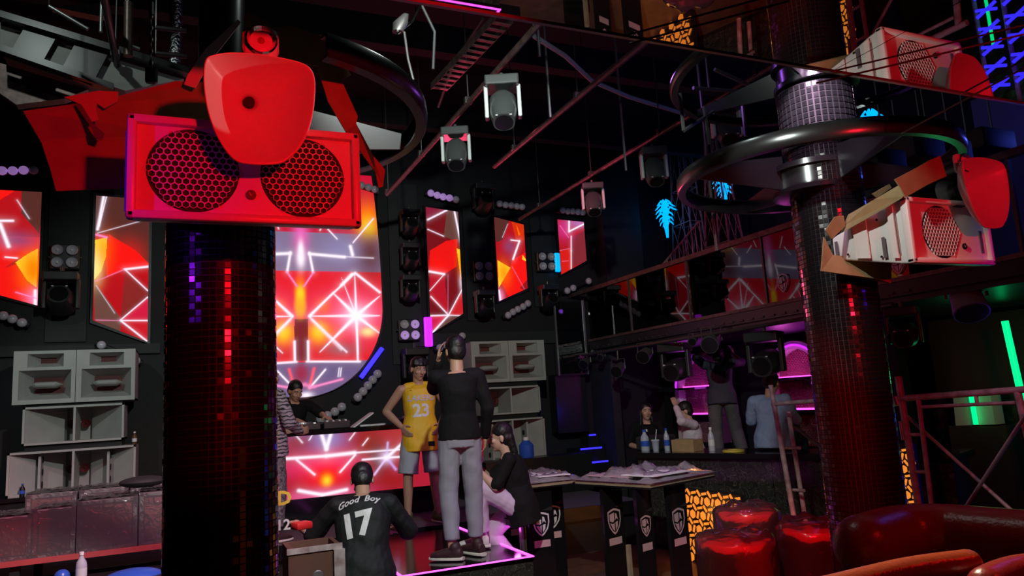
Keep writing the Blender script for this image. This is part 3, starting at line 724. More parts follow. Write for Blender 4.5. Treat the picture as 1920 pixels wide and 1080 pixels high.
def quad_lamp(p, label, y=YS - 0.2, s=0.115, lit=()):
    c = at(*p, y=y)
    t = thing('blinder_light', label, 'blinder light', c, 'four-lamp blinders on the stage wall')
    MB().bbox(c + Vector((0, .075, 0)), (.3, .08, .3), .012).build('housing', 'fixture_black', t)
    for i in range(4):
        q = c + Vector(((-1, 1)[i % 2] * .075, 0, (-1, 1)[i // 2] * .075))
        MB().lathe(q, [(.062, .0), (.058, -.01), (.05, .0), (.02, .018), (.001, .022)], 18, 'Y', False).build('reflector', 'lamp_glass_lit' if i in lit else 'lamp_glass', t, True)
        MB().ell(q + Vector((0, .004, 0)), (.016, .014, .016), n=10, m=6).build('bulb', 'white_matte', t, True)
    MB().cyl(c + Vector((-.17, .08, 0)), c + Vector((.17, .08, 0)), .012).build('yoke', 'dark_steel', t)
    return t
quad_lamp((121, 480), 'four-lamp blinder above the black fixture left of the pillar')
quad_lamp((769, 618), 'four-lamp blinder with pink glow above the yellow jersey', lit=(0, 1, 3))
quad_lamp((908, 508), 'four-lamp blinder between the two tall right LED panels')
quad_lamp((1026, 490), 'four-lamp blinder beside the small LED panel')

def moving_head(c, yaw=0, tilt=0, label='', s=1.0, group='black moving heads on the stage wall', body='fixture_black', face='black_gloss', wall=None, arm=None):
    """yoke light: base box on top, U yoke, drum head hanging below"""
    c = Vector(c); t = thing('moving_head_light', label, 'stage light', c, group)
    Rz = R3('Z', yaw)
    q = lambda x, y, z: c + Rz @ Vector((x * s, y * s, z * s))
    MB().bbox(q(0, 0, .0), (.30 * s, .26 * s, .09 * s), .012, Rz).build('base', body, t)
    for k in (-1, 1):
        MB().bbox(q(k * .145, 0, -.17), (.035 * s, .10 * s, .30 * s), .01, Rz).build('yoke_arm', arm or body, t)
    Rt = Rz @ R3('X', tilt)
    h = q(0, 0, -.24)
    f = lambda x, y, z: h + Rt @ Vector((x * s, y * s, z * s))
    m = MB(); m.loft([(f(0, -.16, 0), Rt @ Vector((1, 0, 0)), Rt @ Vector((0, 0, 1)), .095 * s, .095 * s), (f(0, -.05, 0), Rt @ Vector((1, 0, 0)), Rt @ Vector((0, 0, 1)), .12 * s, .115 * s), (f(0, .1, 0), Rt @ Vector((1, 0, 0)), Rt @ Vector((0, 0, 1)), .12 * s, .12 * s), (f(0, .18, 0), Rt @ Vector((1, 0, 0)), Rt @ Vector((0, 0, 1)), .07 * s, .08 * s)], 20, 2.6)
    hd = m.build('head', body, t, True)
    m = MB(); m.cyl(f(0, -.165, 0), f(0, -.15, 0), .08 * s, n=20); m.build('lens', face, hd)
    for k in (-1, 1): MB().box(f(k * .06, -.163, .085), (.02 * s, .008 * s, .01 * s), Rt).build('label_plate', 'print_white', hd)
    MB().cyl(q(0, .02, .04), q(0, .02, .11), .02 * s).build('clamp', 'dark_steel', t)
    if wall is not None: MB().b(c.x - .03, c.x + .03, c.y + .1 * s, wall - .003, c.z - .03, c.z + .03).build('wall_bracket', 'dark_steel', t)
    return t
Y2 = YS - .35
for p, lb, s in [((768, 400), 'black moving head right of the centre screen, topmost of its column', .85), ((769, 462), 'black moving head right of the centre screen, second in its column', .85), ((769, 522), 'black moving head right of the centre screen, third in its column', .85), ((905, 352), 'black moving head near the ceiling between the right LED panels', 1.0), ((908, 550), 'black moving head under the blinder between the right panels', .9), ((116, 520), 'black moving head under the blinder left of the pillar', 1.15), ((778, 660), 'black moving head just above the yellow jersey', 1.1), ((1028, 540), 'black moving head at the far end of the balcony rail', .9)]:
    moving_head(at(*p, y=Y2), 0, -18, lb, s, wall=YS)
# coloured gels / lit strips by the screens
MB().bbox(at(697, 680, y=YS - .1), (.06, .05, .5), .01, R3('Y', 38)).build('light_strip', 'neon_blue', label='short blue light strip beside the foot of the centre screen', cat='light')
MB().bbox(at(803, 622, y=YS - .12), (.12, .05, .42), .02).build('light_strip', 'neon_purple', label='purple lit strip left of the slanted panel foot', cat='light')
MB().bbox(at(1045, 492, y=YS - .12), (.09, .05, .3), .02).build('light_strip', 'neon_cyan', label='small blue lit strip beside the small LED panel', cat='light')
# ================================================================== mosaic pillars
PL, PR, PRAD = Vector((0.118, 2.92, 0)), Vector((3.236, 2.92, 0)), 0.19
NT = 50; TP = 2 * PI * PRAD / NT
tile_me = None
def tile_mats(c, a, z, jx, jy):
    M = Matrix.Translation((PRAD * math.cos(a), PRAD * math.sin(a), z)) @ Matrix.Rotation(a, 4, 'Z') @ Matrix.Rotation(jx, 4, 'Z') @ Matrix.Rotation(jy, 4, 'Y')
    return M
TS = TP * 0.44
TV = [(-.003, -TS, -TS), (-.003, TS, -TS), (-.003, TS, TS), (-.003, -TS, TS), (.0025, -TS * .93, -TS * .93), (.0025, TS * .93, -TS * .93), (.0025, TS * .93, TS * .93), (.0025, -TS * .93, TS * .93)]
TF = [(4, 5, 6, 7), (0, 1, 5, 4), (1, 2, 6, 5), (2, 3, 7, 6), (3, 0, 4, 7)]
def pillar(c, z0, z1, label, mt, mg, nparts, zr):
    t = thing('mosaic_pillar', label, 'pillar', (c.x, c.y, 0))
    m = MB(); m.cyl((c.x, c.y, 0), (c.x, c.y, z1 + .01), PRAD - .0015, n=64); m.build('core', mg, t, True)
    ac = math.atan2(-c.y, -c.x)
    cells = []
    for j in range(int((z1 - z0) / TP)):
        for i in range(NT):
            a = 2 * PI * i / NT; z = z0 + (j + .5) * TP
            cells.append((math.cos(a - ac) * (1 if zr[0] < z < zr[1] else -1), a, z))
    cells.sort(key=lambda q: -q[0])
    me = bpy.data.meshes.new('tile'); me.from_pydata(TV, [], TF); me.materials.append(MATS[mt])
    rs = MB()
    for k, (s, a, z) in enumerate(cells):
        M = tile_mats(c, a, z, random.gauss(0, .04), random.gauss(0, .03))
        if k < nparts: piece('tile', me, t, M)
        else: rs.add([M @ Vector(p) + c for p in TV], TF)
    rs.build('tile_field', mt, t, kind='stuff', fix=False)
    return t
pillar(PL, 0.0, 2.62, 'round pillar of black mosaic tiles below the big red loudspeaker', 'tile_black', 'tile_grout', 300, (1.2, 2.24))
pillar(PR, 0.0, 5.88, 'tall round black mosaic pillar behind the right loudspeaker', 'tile_black', 'tile_grout', 0, (0, 0))
MB().cyl((PL.x, PL.y, 2.63), (PL.x, PL.y, 5.9), .085, n=24).build('pillar_post', 'black_satin', smooth=True, label='slim black post rising above the left mosaic pillar', cat='post')
# pale mosaic sleeve on the right pillar above the ring
sl = thing('mosaic_sleeve', 'pale grey mosaic collar on the right pillar above the ring', 'pillar', (PR.x, PR.y, 2.98))
MB().cyl((PR.x, PR.y, 2.98), (PR.x, PR.y, 3.32), PRAD + .012, n=48).build('core', 'grout_pale', sl, True)
me = bpy.data.meshes.new('tile'); me.from_pydata([(x * 1.25, y * 1.16, z * 1.3) for x, y, z in TV], [], TF); me.materials.append(MATS['tile_pale'])
for j in range(10):
    for i in range(40):
        a = 2 * PI * i / 40
        if math.cos(a - math.atan2(-PR.y, -PR.x)) < .1: continue
        r = PRAD + .013
        piece('tile', me, sl, Matrix.Translation((r * math.cos(a), r * math.sin(a), .018 + j * .0336)) @ Matrix.Rotation(a + random.gauss(0, .03), 4, 'Z'))

# ------------------------------------------------------------------ black rings round the pillars
def ring(c, z, r, hb, label, spokes, m_='ring_black', rp=PRAD, arc=None):
    t = thing('ring_truss', label, 'ring', (c[0], c[1], z), 'black steel rings round the pillars')
    n = 96; m = MB()
    prof = [(r - .045, .0), (r - .006, .0), (r, .008), (r + .003, hb / 2), (r, hb - .008), (r - .006, hb), (r - .045, hb), (r - .045, hb - .008), (r - .012, hb - .01), (r - .012, .01), (r - .045, .008)]
    prof = [(a, z + b) for a, b in prof]
    if arc is None: m.lathe((c[0], c[1], 0), prof + [prof[0]], n, caps=False)
    else:
        K = len(prof); vs = []; fs = []
        for i in range(n + 1):
            a = math.radians(arc[0] + (arc[1] - arc[0]) * i / n); vs += [(c[0] + r_ * math.cos(a), c[1] + r_ * math.sin(a), z_) for r_, z_ in prof]
        for i in range(n): fs += [(i * K + k, i * K + (k + 1) % K, (i + 1) * K + (k + 1) % K, (i + 1) * K + k) for k in range(K)]
        m.add(vs, fs + [tuple(range(K)), tuple(range(n * K, n * K + K))])
    m.build('band', m_, t, True)
    for a in spokes:
        d = Vector((math.cos(math.radians(a)), math.sin(math.radians(a)), 0)); w = Vector((-d.y, d.x, 0))
        p0, p1 = Vector((c[0], c[1], z)) + d * (rp * .98), Vector((c[0], c[1], z)) + d * (r - .013)
        MB().prism([p0 + Vector((0, 0, -.06)), p1 + Vector((0, 0, .01)), p1 + Vector((0, 0, hb - .01)), p0 + Vector((0, 0, hb + .05))], w * .012).build('spoke', 'black_satin', t)
    MB().lathe((c[0], c[1], 0), [(rp + .004, z - .09), (rp + .035, z - .085), (rp + .035, z - .06), (rp + .012, z - .055), (rp + .012, z + .04), (rp + .04, z + .045), (rp + .04, z + .075), (rp + .004, z + .08)], 40).build('collar', m_, t, True)
    return t
ring((PL.x + .06, 2.97), 2.83, .745, .085, 'black steel half ring round the left pillar top', (8, 98, 160), arc=(-72, 165))
ring((PR.x - .03, 2.97), 2.82, .745, .085, 'large black steel ring round the right pillar below the mirror', (-12, 78, 168, 258))
ring((PR.x, 2.90), 3.42, .80, .05, 'upper thin ring round the right pillar lit purple', (20, 110, 200, 290))

# ------------------------------------------------------------------ honeycomb loudspeakers
def honeycomb(mb, cx, cz, R, pitch, y, wall, thick):
    """hexagonal cells, real walls, facing -y"""
    r_o = pitch / math.sqrt(3); r_i = r_o - wall
    for j in range(-20, 21):
        for i in range(-20, 21):
            x = pitch * (i + (j & 1) * .5); z = pitch * math.sqrt(3) / 2 * j
            if math.hypot(x, z) > R - pitch * .45: continue
            vs = []
            for rr, yy in ((r_o, y), (r_i, y), (r_i, y + thick)):
                for k in range(6):
                    a = PI / 6 + k * PI / 3
                    vs.append((cx + x + rr * math.cos(a), yy, cz + z + rr * math.sin(a)))
            fs = [(k, (k + 1) % 6, 6 + (k + 1) % 6, 6 + k) for k in range(6)] + [(6 + k, 6 + (k + 1) % 6, 12 + (k + 1) % 6, 12 + k) for k in range(6)]
            mb.add(vs, fs)
SW, SH, SD = .67, .312, .43
def plate_with_holes(mb, x0, x1, z0, z1, y, holes, depth):
    """flat baffle with round holes, made as fans between each hole and its own rectangle"""
    xs = [x0] + [(holes[i][0] + holes[i + 1][0]) / 2 for i in range(len(holes) - 1)] + [x1]
    n = 48
    for i, (cx, cz, r) in enumerate(holes):
        a, b = xs[i], xs[i + 1]; inner = []; outer = []
        for k in range(n):
            t = 2 * PI * k / n; c, s = math.cos(t), math.sin(t)
            inner.append((cx + r * c, y, cz + r * s))
            q = min([((b - cx) / c if c > 0 else (a - cx) / c) if abs(c) > 1e-6 else 9, ((z1 - cz) / s if s > 0 else (z0 - cz) / s) if abs(s) > 1e-6 else 9])
            outer.append((cx + q * c, y, cz + q * s))
        back = [(p[0], y + depth, p[2]) for p in inner]
        fs = [(k, (k + 1) % n, n + (k + 1) % n, n + k) for k in range(n)] + [(k, (k + 1) % n, 2 * n + (k + 1) % n, 2 * n + k) for k in range(n)]
        mb.add(inner + outer + back, fs)
        for qx in (a, b):
            for qz in (z0, z1):           # corner triangles
                ks = sorted(range(n), key=lambda k: (outer[k][0] - qx) ** 2 + (outer[k][2] - qz) ** 2)[:2]
                mb.add([(qx, y, qz), outer[ks[0]], outer[ks[1]]], [(0, 1, 2)])
GX = .158; GR_ = .128
def loudspeaker(label, SW=.67, GXS=(-GX, GX), bx=.003):
    t = thing('honeycomb_loudspeaker', label, 'loudspeaker', (0, 0, 0), 'white honeycomb loudspeakers on the pillars')
    hx = SW / 2
    prof = [(.0, .0), (.0, SH), (.09, SH), (SD, .215), (SD, .105), (.05, .008)]
    bm = bmesh.new()
    vs = [[bm.verts.new((s * (hx - .012), y + .012, z)) for y, z in prof] for s in (-1, 1)]
    n = len(prof)
    bm.faces.new(vs[0]); bm.faces.new(vs[1][::-1])
    for i in range(n): bm.faces.new((vs[0][i], vs[1][i], vs[1][(i + 1) % n], vs[0][(i + 1) % n]))
    bmesh.ops.recalc_face_normals(bm, faces=bm.faces)
    bmesh.ops.bevel(bm, geom=list(bm.edges), offset=.012, segments=3, profile=.5, affect='EDGES')
    bm.verts.index_update()
    cab = obj('cabinet', [v.co.copy() for v in bm.verts], [[v.index for v in f.verts] for f in bm.faces], 'white_plastic', t, True); bm.free()
    # raised rim round the front
    m = MB(); w = .026
    for (cx, cz, dx, dz) in ((0, SH - w / 2, SW, w), (0, w / 2, SW, w), (-hx + w / 2, SH / 2, w, SH), (hx - w / 2, SH / 2, w, SH)):
        m.bbox((cx, .002, cz), (dx, .04, dz), .008)
    m.build('front_rim', 'white_plastic', t, True)
    m = MB(); plate_with_holes(m, -hx + .02, hx - .02, .02, SH - .02, .0045, [(g, SH / 2, GR_) for g in GXS], .03); m.build('baffle', 'white_plastic', t)
    for g in GXS:
        MB().lathe((g, .0115, SH / 2), [(GR_, .0), (.0, .0)], 48, 'Y', False).build('woofer_cloth', 'mesh_black', t)
        m = MB(); honeycomb(m, g, SH / 2, GR_ + .004, .0203, .001, .0019, .008); m.build('honeycomb_grille', 'white_plastic', t, fix=False)
    # badge
    bd = MB().lathe((bx, .0, .09), [(.015, .004), (.015, -.002), (.0, -.002)], 20, 'Y', False).build('badge', 'black_satin', t)
    MB().prism([(bx + a, -.003, b) for a, b in ((-.007, .097), (-.001, .084), (.009, .099), (.0095, .0965), (-.0005, .0895), (-.004, .097))], (0, -.001, 0)).build('badge_mark', 'print_pink', bd)
    # side cheeks: raised frame, inset panel and dark grip slots
    for s in (-1, 1):
        x = s * hx
        m = MB()
        m.prism([(x, .055, .035), (x, .055, SH - .03), (x, .085, SH - .03), (x, .085, .04)], (s * .008, 0, 0)); m.build('grip_rib', 'white_plastic', t)
        MB().prism([(x, .05, .055), (x, .05, SH - .06), (x, .053, SH - .06), (x, .053, .055)], (s * .004, 0, 0)).build('grip_slot', 'slot_grey', t)
        for yy, z0, z1 in ((.12, .05, .15), (.395, .12, .19)):
            MB().b(x + s * .0, x + s * .003, yy, yy + .018, z0, z1).build('grip_slot', 'slot_grey', t)
        m = MB(); m.prism([(x, .21, .065), (x, .21, .26), (x, .29, .24), (x, .29, .08)], (s * .006, 0, 0)); m.build('side_panel', 'white_plastic', t)
        for yy, zz in ((.15, .06), (.34, .11), (.15, .24)): MB().cyl((x, yy, zz), (x + s * .003, yy, zz), .006).build('screw', 'mesh_black', t)
    return t
V3 = lambda *a: Vector(a)
SL0 = Vector((.173, 2.30, 2.276)); SR0 = Vector((3.355, 2.30, 2.215))
spkL = loudspeaker('white honeycomb loudspeaker flooded red on the left pillar')
spkL.location = SL0
spkR = loudspeaker('white single-grille loudspeaker in half red light on the right pillar', .57, (-.05,), .098); MB().b(.215, .235, -.001, .0035, .06, .17).build('front_slot', 'slot_grey', spkR)
spkR.location = V3(SR0.x - .05, SR0.y, SR0.z)

# waveguide horn hung in front of each loudspeaker
def horn(label):
    t = thing('waveguide_horn', label, 'horn', (0, 0, 0), 'smooth dish horns in front of the pillar loudspeakers')
    Y0 = 2.17
    OUT = [(385, 112), (398, 103), (430, 98), (480, 100), (530, 108), (568, 118), (584, 130), (591, 150), (591, 180), (587, 215), (578, 248), (562, 278), (545, 295), (528, 306), (500, 309), (470, 308), (445, 303), (425, 285), (405, 252), (391, 215), (383, 175), (381, 140)]
    Q = [at(p[0], p[1], y=Y0) - SL0 for p in OUT]
    # smooth closed outline
    n = len(Q); O = []
    for i in range(n):
        p0, p1, p2, p3 = Q[i - 1], Q[i], Q[(i + 1) % n], Q[(i + 2) % n]
        for k in range(4):
            u = k / 4
            O.append(.5 * ((2 * p1) + (-p0 + p2) * u + (2 * p0 - 5 * p1 + 4 * p2 - p3) * u * u + (-p0 + 3 * p1 - 3 * p2 + p3) * u ** 3))
    th = at(472, 168, y=Y0) - SL0; N = len(O); vs = []; fs = []
    rings = [(.085, .112), (.10, .102), (.16, .094), (.26, .086), (.38, .076), (.52, .064), (.66, .049), (.80, .029), (.90, .012), (.96, .001), (.985, -.002), (1.0, .002), (.99, .010), (.93, .024), (.80, .046), (.62, .066), (.4, .088), (.16, .112), (.085, .118)]
    for s, d in rings:
        for p in O:
            q = th + (p - th) * s
            if s < .12: q = th + (p - th).normalized() * (.0135 if s < .09 else .02)
            vs.append((q.x, Y0 - SL0.y + d, q.z))
    for i in range(len(rings) - 1):
        fs += [(i * N + k, i * N + (k + 1) % N, (i + 1) * N + (k + 1) % N, (i + 1) * N + k) for k in range(N)]
    obj('dish', vs, fs, 'white_plastic', t, 'all')
    MB().cyl((th.x, Y0 - SL0.y + .09, th.z), (th.x, Y0 - SL0.y + .125, th.z), .016, n=20).build('throat', 'mesh_black', t)
    MB().cyl((th.x, Y0 - SL0.y + .115, th.z), (th.x, Y0 - SL0.y + .2, th.z), .05, .06, 24).build('compression_driver', 'black_plastic', t, True)
    # bracket down to the cabinet
    MB().b(th.x - .03, th.x + .03, Y0 - SL0.y + .125, Y0 - SL0.y + .15, SH - .03, th.z).build('bracket', 'black_satin', t)
    return t
hl = horn('glossy red-lit dish horn hung before the left loudspeaker'); hl.location = SL0
hr = copy_tree(hl); hr.location = SR0 + Vector((.045, -.01, .0)); hr['label'] = 'small-looking red dish horn before the right loudspeaker'

def tweeter(label):
    t = thing('bullet_tweeter', label, 'tweeter', (0, 0, 0), 'bullet tweeters on top of the dish horns')
    bm = MB(); bm.bbox((0, .02, 0), (.105, .03, .095), .02); bm.build('flange', 'white_plastic', t, True)
    MB().lathe((0, 0, 0), [(.045, .006), (.047, -.004), (.042, -.008), (.034, .004), (.018, .018), (.004, .02)], 28, 'Y', False).build('rim', 'chrome', t, True)
    MB().ell((0, .012, 0), (.012, .02, .012), n=12, m=8).build('bullet', 'red_plastic', t, True)
    MB().cyl((0, .03, 0), (0, .1, 0), .045, n=20).build('magnet', 'black_plastic', t, True)
    MB().b(-.02, .02, .05, .08, -.10, -.03).build('stem', 'black_satin', t)
    return t
tl = tweeter('red-lit bullet tweeter standing on the left dish horn'); tl.location = at(490, 75, y=2.2)
tr = copy_tree(tl); tr.location = tl.location + (SR0 - SL0) + Vector((.0, .02, -.07)); tr['label'] = 'dark bullet tweeter above the right dish horn'

# ------------------------------------------------------------------ torn cardboard round the loudspeakers
def board(pts, y, label, m_='cardboard', tilt=0.0, name='cardboard_sheet', thick=.006, parent=None, ys=None):
    P = []
    for i, p in enumerate(pts):
        yy = ys[i] if ys else y
        P.append(at(p[0], p[1], y=yy))
    mb = MB(); mb.prism(P, (0, thick, 0))
    if parent is not None: return mb.build(name, m_, parent)
    return mb.build(name, m_, label=label, cat='cardboard')
cb = thing('cardboard_sheet', 'large torn cardboard sheet behind the left end of the red loudspeaker', 'cardboard', at(200, 350, y=2.8))
board([(78, 268), (392, 258), (392, 330), (300, 350), (105, 358), (95, 320)], 2.78, '', parent=cb, name='lower_flap')
board([(43, 208), (130, 196), (215, 182), (330, 152), (395, 155), (392, 258), (78, 268)], 2.78, '', parent=cb, name='upper_flap', ys=[2.70, 2.70, 2.70, 2.70, 2.70, 2.78, 2.78])
board([(120, 182), (185, 170), (222, 172), (220, 190), (196, 203), (182, 194), (180, 207), (160, 208), (150, 195)], 2.69, '', 'tape', parent=cb, name='tape')
board([(160, 208), (180, 207), (185, 225), (172, 228)], 2.685, '', 'tape', parent=cb, name='tape')
board([(140, 195), (152, 195), (175, 232), (196, 250), (190, 262), (178, 258), (172, 240)], 2.684, '', 'slot_grey', parent=cb, name='tape')
cb = thing('cardboard_flaps', 'bent cardboard flaps hanging at the right end of the red loudspeaker', 'cardboard', at(650, 330, y=2.6))
board([(480, 55), (545, 48), (662, 88), (640, 110), (658, 140), (637, 152), (605, 125), (530, 112)], 2.75, '', parent=cb, name='upper_flap')
board([(596, 128), (608, 98), (640, 150), (671, 218), (668, 232), (648, 246), (615, 190)], 2.5, '', parent=cb, name='side_flap', ys=[2.5] * 7)
board([(648, 246), (668, 232), (700, 292), (722, 318), (718, 350), (710, 352), (704, 322)], 2.42, '', parent=cb, name='hanging_strip', ys=[2.5, 2.5, 2.36, 2.34, 2.34, 2.34, 2.36])
board([(430, 60), (465, 22), (500, 40), (520, 70), (500, 120), (400, 120)], 2.9, 'dark cardboard corner sticking up behind the red tweeter')
board([(345, 158), (352, 140), (385, 92), (446, 36), (452, 42), (400, 108), (366, 165)], 2.66, 'pale torn paper edge left of the red dish horn', 'paper_white', name='paper_strip')
# right loudspeaker
cb = thing('cardboard_sheet', 'folded brown cardboard leaning along the right loudspeaker', 'cardboard', at(1640, 440, y=2.4))
board([(1583, 423), (1592, 402), (1640, 374), (1688, 346), (1694, 368), (1690, 372), (1640, 402), (1578, 437)], 2.5, '', parent=cb, name='lower_flap', ys=[2.62, 2.62, 2.42, 2.3, 2.28, 2.28, 2.4, 2.62])
board([(1678, 336), (1720, 314), (1744, 300), (1763, 292), (1775, 330), (1740, 346), (1698, 370), (1688, 350)], 2.25, '', parent=cb, name='upper_flap')
board([(1548, 432), (1566, 406), (1582, 404), (1585, 424), (1560, 448)], 2.6, '', parent=cb, name='end_flap')
board([(1636, 363), (1668, 345), (1672, 352), (1645, 370)], 2.5, '', parent=cb, name='torn_tab')
board([(1545, 444), (1562, 478), (1672, 490), (1671, 531), (1640, 522), (1540, 508)], 2.66, 'red-lit cardboard flap hanging under the right loudspeaker', ys=[2.7, 2.7, 2.6, 2.6, 2.6, 2.7])
board([(1790, 345), (1820, 318), (1836, 330), (1822, 376), (1800, 368)], 2.45, 'grey cardboard scrap behind the right dish horn')

# ------------------------------------------------------------------ ceiling rig over the floor
mat('fixture_grey', (0.05, 0.056, 0.055), 0.3); mat('yoke_pale', (0.52, 0.56, 0.54), 0.5); mat('conduit_pale', (0.42, 0.45, 0.44), 0.5)
def rig_pipe(x, y0, y1, z, label, m_='rust_pipe', r=.024):
    t = thing('rig_pipe', label, 'pipe', (x, (y0 + y1) / 2, z), 'steel pipes hung over the dance floor')
    MB().cyl((x, y0, z), (x, y1, z), r, n=12).build('pipe', m_, t, True)
    k = 0
    y = y0 + .5
    while y < y1:
        MB().cyl((x, y, z), (x, y, 5.9), .006, n=6).build('hanger_rod', 'dark_steel', t)
        MB().bbox((x, y, z + .02), (.07, .05, .06), .008).build('clamp', 'dark_steel', t)
        y += 1.35
    return t
rig_pipe(2.13, 3.6, 8.2, 4.17, 'rusty rig pipe nearest the left ring carrying two moving heads')
rig_pipe(3.06, 3.4, 7.15, 4.24, 'bare rusty rig pipe in the middle of the ceiling', r=.026)
rig_pipe(4.18, 3.8, 9.0, 4.17, 'rusty rig pipe on the right carrying three moving heads')
rig_pipe(-0.5, 4.0, 8.6, 4.4, 'dark rig pipe above the left ring', 'dark_steel')
for c, s, lb in [((2.13, 4.75, 4.03), .84, 'grey moving head nearest the camera on the middle-left pipe'), ((2.13, 5.8, 4.03), .8, 'grey moving head farther along the middle-left pipe'), ((4.18, 4.72, 4.06), .8, 'grey moving head inside the upper ring near the right pillar'), ((4.18, 5.8, 4.03), .82, 'grey moving head in the middle of the right pipe'), ((4.18, 7.0, 4.03), .8, 'grey moving head farthest along the right pipe')]:
    moving_head(c, -24, 62, lb, s, 'grey moving heads hung from the ceiling pipes', 'fixture_grey', 'black_gloss', arm='yoke_pale')
cp = [at(1002, 68, z=4.5), at(1060, 105, z=4.5), at(1110, 152, z=4.5), at(1180, 182, z=4.5), at(1265, 208, z=4.5), at(1330, 226, z=4.5)]
MB().tube(cp, .02, 8).build('bent_conduit', 'conduit_pale', smooth=True, label='pale bent conduit running under the black ceiling', cat='pipe')
# red-lit cable tray between left ring and mirror
ct = thing('cable_tray', 'perforated cable tray glowing red beside the left ring', 'cable tray', at(890, 120, z=4.5))
a, b = at(822, 170, z=4.4), at(945, 40, z=4.4)
d = (b - a).normalized(); w = Vector((-d.y, d.x, 0))
for s in (-1, 1): MB().prism([a + w * s * .07, b + w * s * .07, b + w * s * .07 + Vector((0, 0, .06)), a + w * s * .07 + Vector((0, 0, .06))], w * .004).build('side_rail', 'rust_pipe', ct)
for i in range(14):
    p = a.lerp(b, (i + .5) / 14); MB().box(p, (.14, .035, .006), Matrix(((w.x, d.x, 0), (w.y, d.y, 0), (0, 0, 1)))).build('rung', 'rust_pipe', ct)
MB().tube([at(822, 200, z=4.6), at(850, 120, z=4.6), at(905, 35, z=4.6)], .014, 8).build('hose', 'dark_steel', smooth=True, label='thin dark hose curving over the left ring', cat='pipe')
# ceiling cross beams and coffers
for i, (y0, y1, z) in enumerate([(4.6, 4.75, 5.2), (6.6, 6.75, 5.2), (8.6, 8.75, 5.2)]):
    MB().b(-4, 7.6, y0, y1, z, z + .3).build('ceiling_beam', 'ceiling_black', label=['black ceiling cross beam nearest the pillars', 'black ceiling cross beam in the middle of the hall', 'black ceiling cross beam close to the stage'][i], cat='beam')
# top-left: pale duct behind black slats, foil pipe, hanging chains
du = thing('air_duct', 'pale grey duct box seen behind black slats at top left', 'duct', (-.9, 6.0, 4.2))
q = [at(0, 42, y=6.0), at(345, 148, y=6.0), at(235, 170, y=6.0), at(0, 92, y=6.0)]
MB().prism(q, (0, .35, 0)).build('duct_face', 'cream_paint', du)
for (p0, p1, w_) in (((0, 36), (355, 142), .05), ((0, 98), (215, 172), .05)):
    a, b = at(*p0, y=5.98), at(*p1, y=5.98); u = Vector((0, 0, w_))
    MB().prism([a - u / 2, b - u / 2, b + u / 2, a + u / 2], (0, -.1, 0)).build('slat_rail', 'black_satin', du)
for (x0, x1) in ((45, 85), (140, 182), ):
    p = [at(x0, 45 + x0 * .31, y=5.97), at(x1 + 20, 50 + x1 * .31, y=5.97), at(x1 - 10, 100 + x1 * .35, y=5.97), at(x0 - 28, 92 + x0 * .35, y=5.97)]
    MB().prism(p, (0, -.03, 0)).build('shutter', 'black_satin', du)
m = MB(); m.cyl(at(331, -10, y=6.6), at(328, 128, y=6.6), .055, n=20); m.build('foil_pipe', 'foil', smooth=True, label='crinkled silver foil pipe above the red loudspeaker', cat='pipe')
rc = thing('rod_cluster', 'cluster of thin bright rods and rails hung at the top left corner', 'rods', at(200, 100, y=5.4))
for i, (p0, p1, r, m_) in enumerate([((92, 12), (165, 55), .014, 'grey_steel'), ((191, 4), (189, 60), .012, 'grey_steel'), ((241, 5), (240, 105), .03, 'rust_pipe'), ((234, 82), (262, 92), .012, 'grey_steel'), ((292, 52), (350, 58), .016, 'dark_steel'), ((292, 100), (350, 106), .016, 'dark_steel')]):
    a, b = at(*p0, y=5.4), at(*p1, y=5.4)
    MB().cyl(a, b, r, n=10).build('rod', m_, rc, True)
    MB().cyl(a, (a.x, a.y, 5.9), .004, n=6).build('hanger_wire', 'black_satin', rc)
hb = thing('chain_hoist', 'thin chain hoist hanging left of the red loudspeaker', 'hoist', at(283, 150, y=3.4))
MB().cyl(at(284, 5, y=3.4), at(284, 28, y=3.4), .012).build('hook', 'dark_steel', hb)
for i in range(9):
    p = at(283, 30 + i * 11, y=3.4); MB().ell(p, (.004 if i % 2 else .009, .009 if i % 2 else .004, .017), n=8, m=6).build('link', 'dark_steel', hb, True)
MB().bbox(at(284, 142, y=3.4), (.05, .04, .07), .01).build('block', 'black_satin', hb)
MB().prism([at(95, 12, y=6.6), at(195, 5, y=6.6), at(200, 25, y=6.6), at(185, 30, y=6.6)], (0, .1, 0)).build('ceiling_panel', 'rust_pipe', label='dull red triangular ceiling panel at top left', cat='panel')
MB().prism([at(0, 118, y=6.2), at(165, 168, y=6.2), at(120, 185, y=6.2), at(30, 196, y=6.2), at(0, 175, y=6.2)], (0, .1, 0)).build('ceiling_panel', 'rust_pipe', label='dull pink duct cover above the torn cardboard', cat='panel')
# small work lamp hanging by the left ring
wl = thing('clip_lamp', 'small silver clip lamp with folded stand above the left ring', 'lamp', at(752, 60, y=3.9))
MB().loft([(at(745, 60, y=3.9), (1, 0, 0), (0, 1, 0), .03, .03), (at(750, 45, y=3.9), (1, 0, 0), (0, 1, 0), .045, .04), (at(760, 28, y=3.9), (1, 0, 0), (0, 1, 0), .02, .02)], 12).build('head', 'dark_steel', wl, True)
MB().tube([at(745, 62, y=3.9), at(772, 40, y=3.9), at(790, 8, y=3.9)], .009).build('arm', 'chrome', wl, True)
MB().tube([at(758, 60, y=3.9), at(765, 110, y=3.9), at(775, 150, y=3.9)], .008).build('leg', 'dark_steel', wl, True)
MB().tube([at(790, 8, y=3.9), at(815, 60, y=3.9), at(812, 130, y=3.9)], .009).build('cable', 'black_plastic', wl, True)
